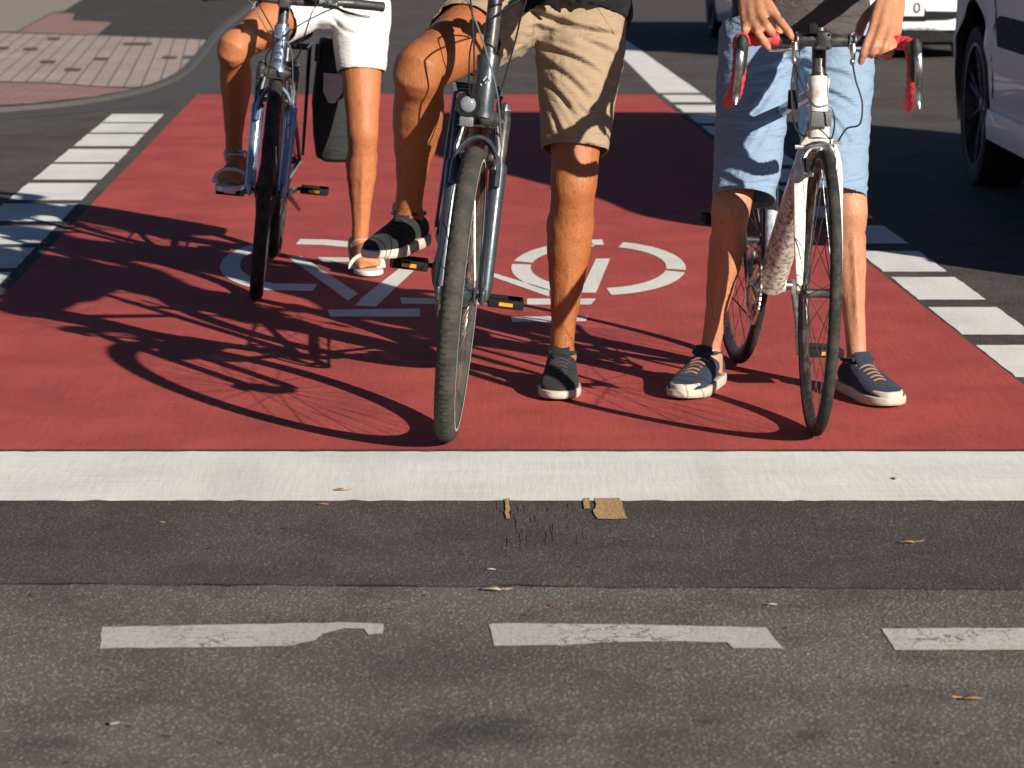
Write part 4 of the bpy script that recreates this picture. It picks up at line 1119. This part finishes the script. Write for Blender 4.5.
# ---- person 2: beige shorts, one foot on the ground, the other on the pedal
pl2 = V((.05, 6.85, 0))
p2 = empty('person', pl2, 'man in beige shorts and black top, one foot down and one on the pedal', 'person', 'cyclists waiting at the stop line')
hL = V((.178, 6.99, .955)); hR = V((-.015, 6.98, .965))
kL2 = V((.157, 6.84, .535)); aL2 = V((.128, 6.875, .085))
kR2 = V((-.222, 6.56, .835))
pd = W(b2, b2['peds'][1]); fd = V((-.44, -1, -.05)).normalized()
hl = V((pd.x, pd.y, pd.z)) + V((0, 0, .018)) - fd * .19 + V((-.055, 0, 0))
aR2 = hl + fd * .07 + V((0, 0, .092))
m = MB()
limb_leg(m, hL, kL2, aL2, (.02, -1, 0), 1.10, 1.0); limb_leg(m, hR, kR2, aR2, (-.2, -1, .3), 1.20, 1.0)
m.tube([aL2, aL2 - V((0, .02, .04))], [.036, .038], 14); m.tube([aR2 + V((0, 0, .01)), aR2 - V((0, 0, .045))], [.034, .038], 14)
pel2 = V((.082, 7.0, 1.0)); ch2 = V((.02, 6.90, 1.42)); nk2 = V((-.01, 6.82, 1.62))
torso(m, pel2, ch2, nk2, (1, 0, 0), 1.03, 1.0)
s2R = V((-.20, 6.85, 1.52)); s2L = V((.20, 6.85, 1.52))
gR = W(b2, b2['ends'][1], True); gL = W(b2, b2['ends'][-1], True)
w2R = gR + V((-.02, .075, .055)); w2L = gL + V((.02, .075, .055))
e2R = V((-.36, 6.86, 1.27)); e2L = V((.40, 6.86, 1.25))
arm(m, s2R, e2R, w2R, 1.08); arm(m, s2L, e2L, w2L, 1.08)
hand_curl(m, w2R, (.1, -.93, -.35), (0, -.3, -1), (1, 0, 0), 62, 1.04); hand_curl(m, w2L, (-.1, -.93, -.35), (0, -.3, -1), (-1, 0, 0), 62, 1.04)
hc2 = V((-.01, 6.76, 1.765)); hf2 = V((.2, -1, -.1))
m.tube([nk2 - V((0, 0, .03)), hc2 + V((0, .02, -.05))], [.062, .058], 14)
RH2 = head(m, hc2, hf2)
finish_body(m, p2, pl2, 'skin_dark_tan', .0048, 3)
shorts('shorts', 'beige_cotton', p2, pl2, (hL, hR), (kL2, kR2), (.82, .50), pel2 - V((0, 0, .03)), 1.03, (.083, .098), .118, wr=(.0065, 8), vox=.0055, rot=Matrix.Rotation(R_(-28), 3, 'Y'), seammat='beige_thread',
       folds=[(.02, .965, .28, .90, .010, .015), (.06, .93, .27, .86, .008, .008), (.055, .89, .24, .80, .008, .010), (.06, .85, .20, .75, .008, .009), (.065, .80, .17, .70, .007, .009), (.07, .75, .14, .64, .007, .008), (.03, .90, -.10, .86, .009, .010), (.16, .72, .25, .70, .007, .004)],
       seam=[[(.06, 1.0), (.055, .92), (.05, .87)], [(.20, 1.0), (.265, .90)], [(.07, .615), (.15, .600), (.24, .615)]])
shirt('shirt', 'black_jersey', p2, pl2, pel2, ch2, nk2, (1, 0, 0), (s2R, s2L), (e2R, e2L), 1.04, hem=-.032, hemr=(.228, .192))
shoe(p2, pl2, V((.130, 6.935, .0055)), V((.117, 6.650, .0055)), (0, 0, 1), 'grey_canvas', 'black_lace', False, .050)
shoe(p2, pl2, hl, hl + fd * .270, (0, 0, 1), 'grey_canvas', 'black_lace', False, .051)
hair(p2, pl2, hc2, RH2); eyes(p2, pl2, hc2, RH2)

# ---- person 1: woman in white shorts
pl1 = V((-.6, 9.0, 0))
p1 = empty('person', pl1, 'woman in white shorts and sandals straddling the left bicycle, one knee raised', 'person', 'cyclists waiting at the stop line')
h1L = V((-.508, 9.10, .885)); h1R = V((-.705, 9.09, .90))
k1L = V((-.497, 9.00, .475)); a1L = V((-.513, 9.045, .085))
k1R = V((-.893, 8.74, .765)); a1R = V((-.925, 8.97, .40))
m = MB()
limb_leg(m, h1L, k1L, a1L, (.12, -1, 0), .99, .95); limb_leg(m, h1R, k1R, a1R, (-.15, -1, .3), 1.0, .97)
FLIP[0] = -1
bare_foot(m, V((-.525, 9.105, .026)), V((-.470, 8.890, .024)))
pd1 = W(b1, b1['peds'][1]); fd1 = V((-.10, -1, -.05)).normalized(); hl1 = pd1 + V((0, 0, .022)) - fd1 * .165
FLIP[0] = 1
bare_foot(m, hl1, hl1 + fd1 * .215); m.tube([a1R, hl1 + fd1 * .06 + V((0, 0, .04))], [.034, .034], 14)
m.tube([a1L, V((-.508, 9.07, .05))], [.032, .034], 14)
pel1 = V((-.61, 9.12, .935)); ch1 = V((-.60, 9.06, 1.26)); nk1 = V((-.60, 9.0, 1.42))
torso(m, pel1, ch1, nk1, (1, 0, 0), .92, .92)
s1R = V((-.76, 9.03, 1.34)); s1L = V((-.43, 9.03, 1.34))
g1R = W(b1, b1['ends'][1], True)
w1R = g1R + V((-.02, .075, .055)); e1R = V((-1.0, 8.98, 1.12)); e1L = V((-.28, 9.12, 1.14)); w1L = V((-.40, 9.02, 1.06))
arm(m, s1R, e1R, w1R, .85); arm(m, s1L, e1L, w1L, .85)
hand_curl(m, w1R, (.1, -.93, -.35), (0, -.3, -1), (1, 0, 0), 60, .92); hand_curl(m, w1L, (-.6, -.6, .1), (-.6, .7, 0), (0, 0, 1), 25, .92)
hc1 = V((-.60, 8.95, 1.55)); hf1 = V((.1, -1, -.05))
m.tube([nk1 - V((0, 0, .03)), hc1 + V((0, .02, -.05))], [.050, .048], 14)
RH1 = head(m, hc1, hf1, .95)
finish_body(m, p1, pl1, 'skin_tan', .0048, 2)
shorts('shorts', 'white_cotton', p1, pl1, (h1L, h1R), (k1L, k1R), (.53, .42), pel1 - V((0, 0, .03)), .95, (.081, .088), .104, wr=(.0022, 7), vox=.006, seammat='grey_thread',
       folds=[(-.60, .88, -.45, .83, .008, .006), (-.60, .85, -.50, .78, .007, .005), (-.62, .90, -.74, .86, .008, .006)], seam=[[(-.60, .97), (-.60, .86)], [(-.60, .695), (-.50, .688), (-.41, .695)]])
shirt('top', 'white_cotton', p1, pl1, pel1, ch1, nk1, (1, 0, 0), (s1R, s1L), (e1R, e1L), .93, hem=.03, hemr=(.160, .115), slen=.3)
hair(p1, pl1, hc1, RH1, long=True); eyes(p1, pl1, hc1, RH1)
def sandal(heel, toe, w=.046):
    d = (toe - heel).normalized(); up = V((0, 0, 1)); lat = d.cross(up).normalized(); u = lat.cross(d)
    M = Matrix((lat, d, u)).transposed().to_4x4(); M.translation = heel
    m = MB(); m.M = M; L = (toe - heel).length
    def o(z, g):
        ys = [(-.008, .012), (.0, .026), (.03, .032), (.09, .030), (.15, .042), (L * .85, .048), (L, .042), (L + .022, .026), (L + .03, .010)]
        return [V((hw + g, y_, z)) for y_, hw in ys] + [V((-hw - g, y_, z)) for y_, hw in reversed(ys)]
    m.ring([o(-.014, -.001), o(-.012, .001), o(-.002, .001), o(.001, -.001)])
    s_ = m.build('sandal', 'white_leather', p1, off=pl1)
    m = MB(); m.M = M
    m.tube([V((-w - .002, L * .72, 0)), V((-w * .95, L * .74, .022)), V((-.02, L * .78, .041)), V((.02, L * .78, .041)), V((w * .95, L * .74, .022)), V((w + .002, L * .72, 0))], [(.016, .0022)] * 6, 8, ref=(0, 0, 1), sm=4)
    m.tube([V((-.03, .045, .0)), V((-.034, .035, .05)), V((-.026, .015, .078)), V((0, -.004, .082)), V((.026, .015, .078)), V((.034, .035, .05)), V((.03, .045, .0))], [(.006, .002)] * 7, 8, sm=4)
    m.tube([V((-.034, .035, .055)), V((-.026, .08, .080)), V((0, .095, .086)), V((.026, .08, .080)), V((.034, .035, .055))], [(.006, .002)] * 5, 8, sm=4)
    m.build('strap', 'white_leather', s_, off=pl1)
sandal(V((-.525, 9.105, .026)), V((-.470, 8.890, .024)))
sandal(hl1, hl1 + fd1 * .215)

# ------------------------------------------------------------------ cars
def car(label, loc, rotz, prof, wbase, axle0, Wd, paint_m, belt, zb=.22, Rw=.33, extra=None, group=None, glass=None, arch=.37):
    """local: y forward from rear bumper 0..L, x lateral, z up"""
    root = empty('parked_car' if False else 'car', loc, label, 'car', group); root.rotation_euler = (0, 0, rotz)
    L = prof[-1][0]; axles = (axle0, axle0 + wbase)
    def top(y_):
        for a, b_ in zip(prof, prof[1:]):
            if a[0] <= y_ <= b_[0]: t = (y_ - a[0]) / max(1e-6, b_[0] - a[0]); return a[1] + (b_[1] - a[1]) * t
        return prof[-1][1]
    def bot(y_):
        z = zb
        for ac in axles:
            d = abs(y_ - ac)
            if d < arch: z = max(z, Rw + math.sqrt(arch * arch - d * d))
        e = min(y_, L - y_)
        return max(z, zb + max(0, .12 - e) * .6)
    hw = Wd / 2
    def half(y_, z):
        e = min(y_, L - y_); w_ = hw * (1 - .30 * max(0, 1 - e / .42) ** 2.2)
        if z > belt: w_ -= (z - belt) * .30
        if z < .45: w_ -= (.45 - z) * .10
        w_ += .012 * math.exp(-((z - .62) / .05) ** 2) - .01 * math.exp(-((z - .72) / .05) ** 2)
        return w_
    ys = sorted(set([round(L * i / 120, 4) for i in range(121)] + [round(ac + s_ * arch * q, 4) for ac in axles for s_ in (-1, 1) for q in (1, .97, .9, .75)]))
    m = MB(); rings = []; nz = 12; nt = 8
    for y_ in ys:
        zt, zz = top(y_), bot(y_); zz = min(zz, zt - .05); r = []
        sidep = []
        for i in range(nz + 1):
            z = zz + (zt - .05 - zz) * i / nz; sidep.append(V((half(y_, z), y_, z)))
        ht = half(y_, zt - .05)
        roof = [V((ht * (1 - .02 * (1 - math.cos(PI / 2 * 0))) * math.cos(PI / 2 * 0) if False else (ht - .045 * (1 - math.cos(PI / 2 * q / 3))), y_, zt - .05 + .045 * math.sin(PI / 2 * q / 3))) for q in range(1, 4)]
        roof += [V(((ht - .045) * (1 - q / nt), y_, zt - .005 + .012 * (1 - (1 - q / nt) ** 2))) for q in range(1, nt)]
        r = sidep + roof + [V((0, y_, zt + .007))] + [V((-p.x, p.y, p.z)) for p in reversed(roof)] + [V((-p.x, p.y, p.z)) for p in reversed(sidep)]
        rings.append(r)
    n = len(rings[0]); vs = [p for r in rings for p in r]; fs = []
    for i in range(len(rings) - 1):
        for j in range(n - 1): a = i * n + j; fs.append((a, a + 1, a + n + 1, a + n))
    fs.append(tuple(range(n))); fs.append(tuple(range((len(rings) - 1) * n, len(rings) * n)))
    m.add(vs, fs); m.build('body', paint_m, root, angle=35)
    m = MB(); m.box(V((0, L / 2, zb + .10)), (Wd - .5, L - .5, .2)); 
    for ac in axles: m.box(V((0, ac, Rw + .12)), (Wd - .50, arch * 2.1, .7))
    m.build('underbody', 'black_plastic', root, False)
    # wheel-arch linings
    for ac in axles:
        for s_ in (-1, 1):
            m = MB(); m.torus(V((s_ * (hw - .12), ac, Rw)), (1, 0, 0), arch - .006, [(0, -.10), (0, .085), (.012, .085), (.012, -.10)], 30, arc=(-PI / 2, PI / 2))
            m.build('arch_lining', 'black_plastic', root)
    # windows as patches of the body surface
    for gy0, gy1, z0, z1 in glass:
        for s_ in (-1, 1):
            m = MB(); rings = []
            for i in range(9):
                y_ = gy0 + (gy1 - gy0) * i / 8; r = []
                for j in range(5):
                    z = z0 + (min(z1, top(y_) - .075) - z0) * j / 4; r.append(V((s_ * (half(y_, z) + .004), y_, z)))
                rings.append(r)
            vs = [p for r in rings for p in r]; m.add(vs, [(i * 5 + j, i * 5 + j + 1, (i + 1) * 5 + j + 1, (i + 1) * 5 + j) for i in range(8) for j in range(4)])
            o = m.build('side_window', 'car_glass', root); q = o.modifiers.new('t', 'SOLIDIFY'); q.thickness = .006
    for nm, a, b_ in extra.get('screens', ()):
        m = MB(); rings = []
        for i in range(9):
            y_ = a + (b_ - a) * i / 8; zt = top(y_); ht = half(y_, zt - .05) - .06
            rings.append([V((ht * q, y_ , zt + .012 - .012 * q * q)) for q in (-1, -.6, -.2, .2, .6, 1)])
        vs = [p for r in rings for p in r]; m.add(vs, [(i * 6 + j, i * 6 + j + 1, (i + 1) * 6 + j + 1, (i + 1) * 6 + j) for i in range(8) for j in range(5)])
        o = m.build(nm, 'car_glass', root); q = o.modifiers.new('t', 'SOLIDIFY'); q.thickness = .006
    # wheels
    for ac in axles:
        for s_ in (-1, 1):
            c = V((s_ * (hw - .115), ac, Rw)); X = V((1, 0, 0)); m = MB(); r0 = Rw - .075
            m.torus(c, X, r0, [(0, .095), (.04, .105), (.068, .098), (.075, .075), (.075, -.075), (.068, -.098), (.04, -.105), (0, -.095), (-.01, 0)], 56)
            w_ = m.build('wheel', 'tyre_rubber', root)
            m = MB()
            m.torus(c, X, r0, [(0, .090 * s_), (.004, .098 * s_), (-.012, .098 * s_), (-.022, .05 * s_), (-.022, -.08), (-.008, -.08)], 48)
            for k_ in range(7):
                for dd in (-.11, .11):
                    th = 2 * PI * k_ / 7; d0 = V((0, math.cos(th), math.sin(th))); d1 = V((0, math.cos(th + dd), math.sin(th + dd)))
                    m.tube([c + X * s_ * .055 + d0 * .035, c + X * s_ * .075 + d1 * (r0 - .012)], [(.014, .012), (.010, .010)], 6)
            m.tube([c + X * s_ * .03, c + X * s_ * .062, c + X * s_ * .07], [.05, .045, .03], 16)
            m.build('rim', 'rim_metal' if paint_m != 'silver_car_paint' else 'black_rim', w_)
            m = MB(); m.tube([c - X * s_ * .02, c + X * s_ * .02], r0 - .03, 24); m.build('brake_disc', 'black_plastic', w_)
    extra['fn'](root, half, top, L, hw)
    return root

# silver van at the right: its rear wheel shows, its long side leads out of the frame
def van_extra(root, half, top, L, hw):
    for s_ in (-1, 1):
        m = MB()   # black rubbing strip on doors, starting ahead of the rear arch
        pts = [(1.44, .70, .0), (1.50, .70, 1), (1.7, .70, 1), (2.2, .70, 1), (2.9, .70, 1), (2.95, .70, 0)]
        rings = []
        for y_, z, g in pts:
            h_ = .062 if g else .035; x = half(y_, z)
            rings.append([V((s_ * (x + .018), y_ + .0, z + h_)), V((s_ * (x + .018), y_ + (0 if g else .03), z - h_)), V((s_ * (x - .01), y_, z - h_)), V((s_ * (x - .01), y_, z + h_))])
        m.ring(rings); m.build('door_moulding', 'black_plastic', root, angle=20)
        m = MB()
        rings = []
        for y_ in (1.31, 1.36, 1.6, 2.2, 2.9, 2.98):
            x = half(y_, .33); g = .8 if y_ in (1.31, 2.98) else 1
            rings.append([V((s_ * (x + .028 * g), y_, .37)), V((s_ * (x + .036 * g), y_, .33)), V((s_ * (x + .03 * g), y_, .25)), V((s_ * (x - .02), y_, .235)), V((s_ * (x - .02), y_, .385))])
        m.ring(rings); m.build('sill', 'silver_car_paint', root, angle=30)
        for y_ in (1.62, 2.75):
            m = MB(); x = half(y_, .92); m.tube([V((s_ * (x + .002), y_ - .08, .93)), V((s_ * (x + .028), y_ - .05, .93)), V((s_ * (x + .028), y_ + .05, .93)), V((s_ * (x + .002), y_ + .08, .93))], .010, 8, sm=3)
            m.build('door_handle', 'silver_car_paint', root)
        m = MB()
        for y_ in (1.36, 2.12, 2.96):
            for k_ in range(10):
                z0 = .42 + k_ * .075; x = (half(y_, z0) + half(y_, z0 + .07)) / 2
                m.box(V((s_ * (x + .0012), y_, z0 + .037)), (.004, .006, .078))
        m.build('door_gap', 'black_plastic', root, False)
        m = MB(); m.box(V((s_ * (hw + .06), 3.15, 1.05)), (.16, .10, .15), bev=.03); m.build('wing_mirror', 'silver_car_paint', root)
        m = MB(); m.box(V((s_ * (hw - .16), L - .07, .74)), (.30, .12, .17), Matrix.Rotation(R_(-s_ * 18), 4, 'Z'), bev=.04); m.build('headlight', 'clear_lens', root)
        m = MB(); m.box(V((s_ * (hw - .13), .045, 1.0)), (.12, .12, .34), bev=.03); m.build('tail_light', 'red_tape', root)
    m = MB(); m.box(V((0, L - .05, .36)), (1.55, .16, .22), bev=.05); m.box(V((0, L - .03, .72)), (.8, .08, .12), bev=.02); m.build('grille', 'black_plastic', root)
    m = MB(); m.box(V((0, .03, .42)), (hw * 2 - .34, .16, .22), bev=.05)
    m.build('rear_bumper', 'silver_car_paint', root)
vanprof = [(0, .75), (.03, 1.15), (.10, 1.55), (.28, 1.74), (.8, 1.80), (1.8, 1.82), (2.6, 1.78), (2.85, 1.70), (3.45, 1.14), (3.6, 1.08), (4.0, .98), (4.15, .86), (4.2, .68)]
VX = 1.99 + .90; VY = 12.58
van = car('silver grey van at the right edge with black rubbing strip, its wheel in shade', (VX, VY, .0), R_(180), vanprof, 2.66, .82, 1.80, 'silver_car_paint', 1.0, .24, .345,
          dict(fn=van_extra, screens=(('windscreen', 2.88, 3.40), ('rear_window', .04, .2))), glass=((.35, 1.15, 1.05, 1.6), (1.25, 2.05, 1.05, 1.62), (2.12, 2.95, 1.05, 1.6)), arch=.46)

def white_extra(root, half, top, L, hw):
    m = MB()  # bumper face, rounded
    def xs(t): return (hw - .05) * t
    # dark upper wedge openings beside the plate
    m = MB()
    for s_ in (-1, 1):
        q = [(.27, .375), (.55, .37), (.57, .355), (.53, .325), (.46, .31), (.27, .305)]
        if s_ < 0: q = q[::-1]
        yb = L - .02
        m.extrude([V((s_ * x, yb, z + .0)) for x, z in q], V((0, .04, 0)))
    m.box(V((0, L - .02, .345)), (.56, .06, .10)); m.build('grille', 'black_plastic', root, False)
    m = MB(); rings = []
    for i in range(17):
        t = -1 + i / 8; x = (hw - .06) * t; yb = L + .02 - .22 * abs(t) ** 3
        rings.append([V((x, yb, .235)), V((x, yb, .255)), V((x, yb - .10, .255)), V((x, yb - .10, .235))])
    m.ring(rings); m.build('chrome_strip', 'brushed_silver', root)
    m = MB(); rings = []
    for i in range(17):
        t = -1 + i / 8; x = (hw - .07) * t; yb = L + .0 - .22 * abs(t) ** 3
        rings.append([V((x, yb, .14)), V((x, yb, .232)), V((x, yb - .10, .232)), V((x, yb - .10, .14))])
    m.ring(rings); m.build('lower_intake', 'black_plastic', root)
    m = MB(); m.box(V((0, L + .035, .395)), (.52, .012, .115), bev=.004); pl = m.build('number_plate', 'plate_white', root)
    cu = bpy.data.curves.new('plate_text', 'FONT'); cu.body = '0'; cu.size = .115; cu.extrude = .004; cu.offset = .002; cu.align_x = 'CENTER'; cu.align_y = 'CENTER'
    tx = bpy.data.objects.new('plate_text', cu); col.objects.link(tx)
    tx.rotation_euler = (R_(90), 0, R_(180)); tx.location = (-.205, L + .043, .395)
    dg = bpy.context.evaluated_depsgraph_get(); me = bpy.data.meshes.new_from_object(tx.evaluated_get(dg)); mw = tx.matrix_basis.copy()
    bpy.data.objects.remove(tx)
    me.transform(mw); me.materials.clear(); o = bpy.data.objects.new('plate_text', me); col.objects.link(o); me.materials.append(MATS['plate_black']); o.parent = pl
    for s_ in (-1, 1):
        m = MB(); m.box(V((s_ * (hw - .20), L - .10, .66)), (.34, .16, .13), Matrix.Rotation(R_(-s_ * 20), 4, 'Z'), bev=.04); m.build('headlight', 'clear_lens', root)
        m = MB(); m.box(V((s_ * (hw + .06), 2.75, .98)), (.16, .10, .12), bev=.03); m.build('wing_mirror', 'white_car_paint', root)
carprof = [(0, .70), (.05, .95), (.35, 1.08), (.75, 1.18), (1.3, 1.42), (1.9, 1.46), (2.4, 1.40), (3.1, .98), (3.4, .94), (4.1, .84), (4.3, .70), (4.36, .46)]
wc = car('white car facing the camera behind the riders, number plate partly hidden by a hand', (2.60, 20.45 + 4.35, 0), R_(183), carprof, 2.6, .85, 1.84, 'white_car_paint', .90, .16, .32,
         dict(fn=white_extra, screens=(('windscreen', 2.45, 3.05), ('rear_window', .8, 1.25))), glass=((.95, 1.6, .93, 1.3), (1.68, 2.6, .93, 1.3)), arch=.36)

# ------------------------------------------------------------------ light, sky, camera
sdir = V((1.52, -1.93, 1.0)).normalized()
el = math.asin(sdir.z)
w = bpy.data.worlds.new('World'); sc.world = w; w.use_nodes = True
nt = w.node_tree; sky = nt.nodes.new('ShaderNodeTexSky'); sky.sky_type = 'NISHITA'; sky.sun_disc = False
sky.sun_elevation = el; sky.sun_rotation = math.atan2(sdir.x, sdir.y)
sky.air_density = .4; sky.dust_density = .1; sky.ozone_density = 1.5; sky.altitude = 300
nt.links.new(sky.outputs[0], nt.nodes['Background'].inputs[0]); nt.nodes['Background'].inputs[1].default_value = .05
sl = bpy.data.lights.new('sun', 'SUN'); sl.energy = 5.0; sl.angle = R_(.53); sl.color = (1.0, .93, .83)
so = bpy.data.objects.new('sun', sl); col.objects.link(so); so.rotation_euler = (-sdir).to_track_quat('-Z', 'Y').to_euler(); so.location = sdir * 50
cd = bpy.data.cameras.new('camera'); cam = bpy.data.objects.new('camera', cd); col.objects.link(cam)
cam.location = (0, 0, HC + Z0); cam.rotation_euler = (R_(90) - TH, 0, 0)
cd.sensor_width = 36; cd.lens = 36 * F / 1024; cd.clip_end = 2000; cd.clip_start = .1
cd.dof.use_dof = True; cd.dof.focus_distance = 6.5; cd.dof.aperture_fstop = 9
sc.camera = cam
sc.view_settings.view_transform = 'Standard'; sc.view_settings.look = 'None'; sc.view_settings.gamma = 1; sc.view_settings.use_curve_mapping = False
sc.view_settings.exposure = .74
sc.render.engine = 'CYCLES'
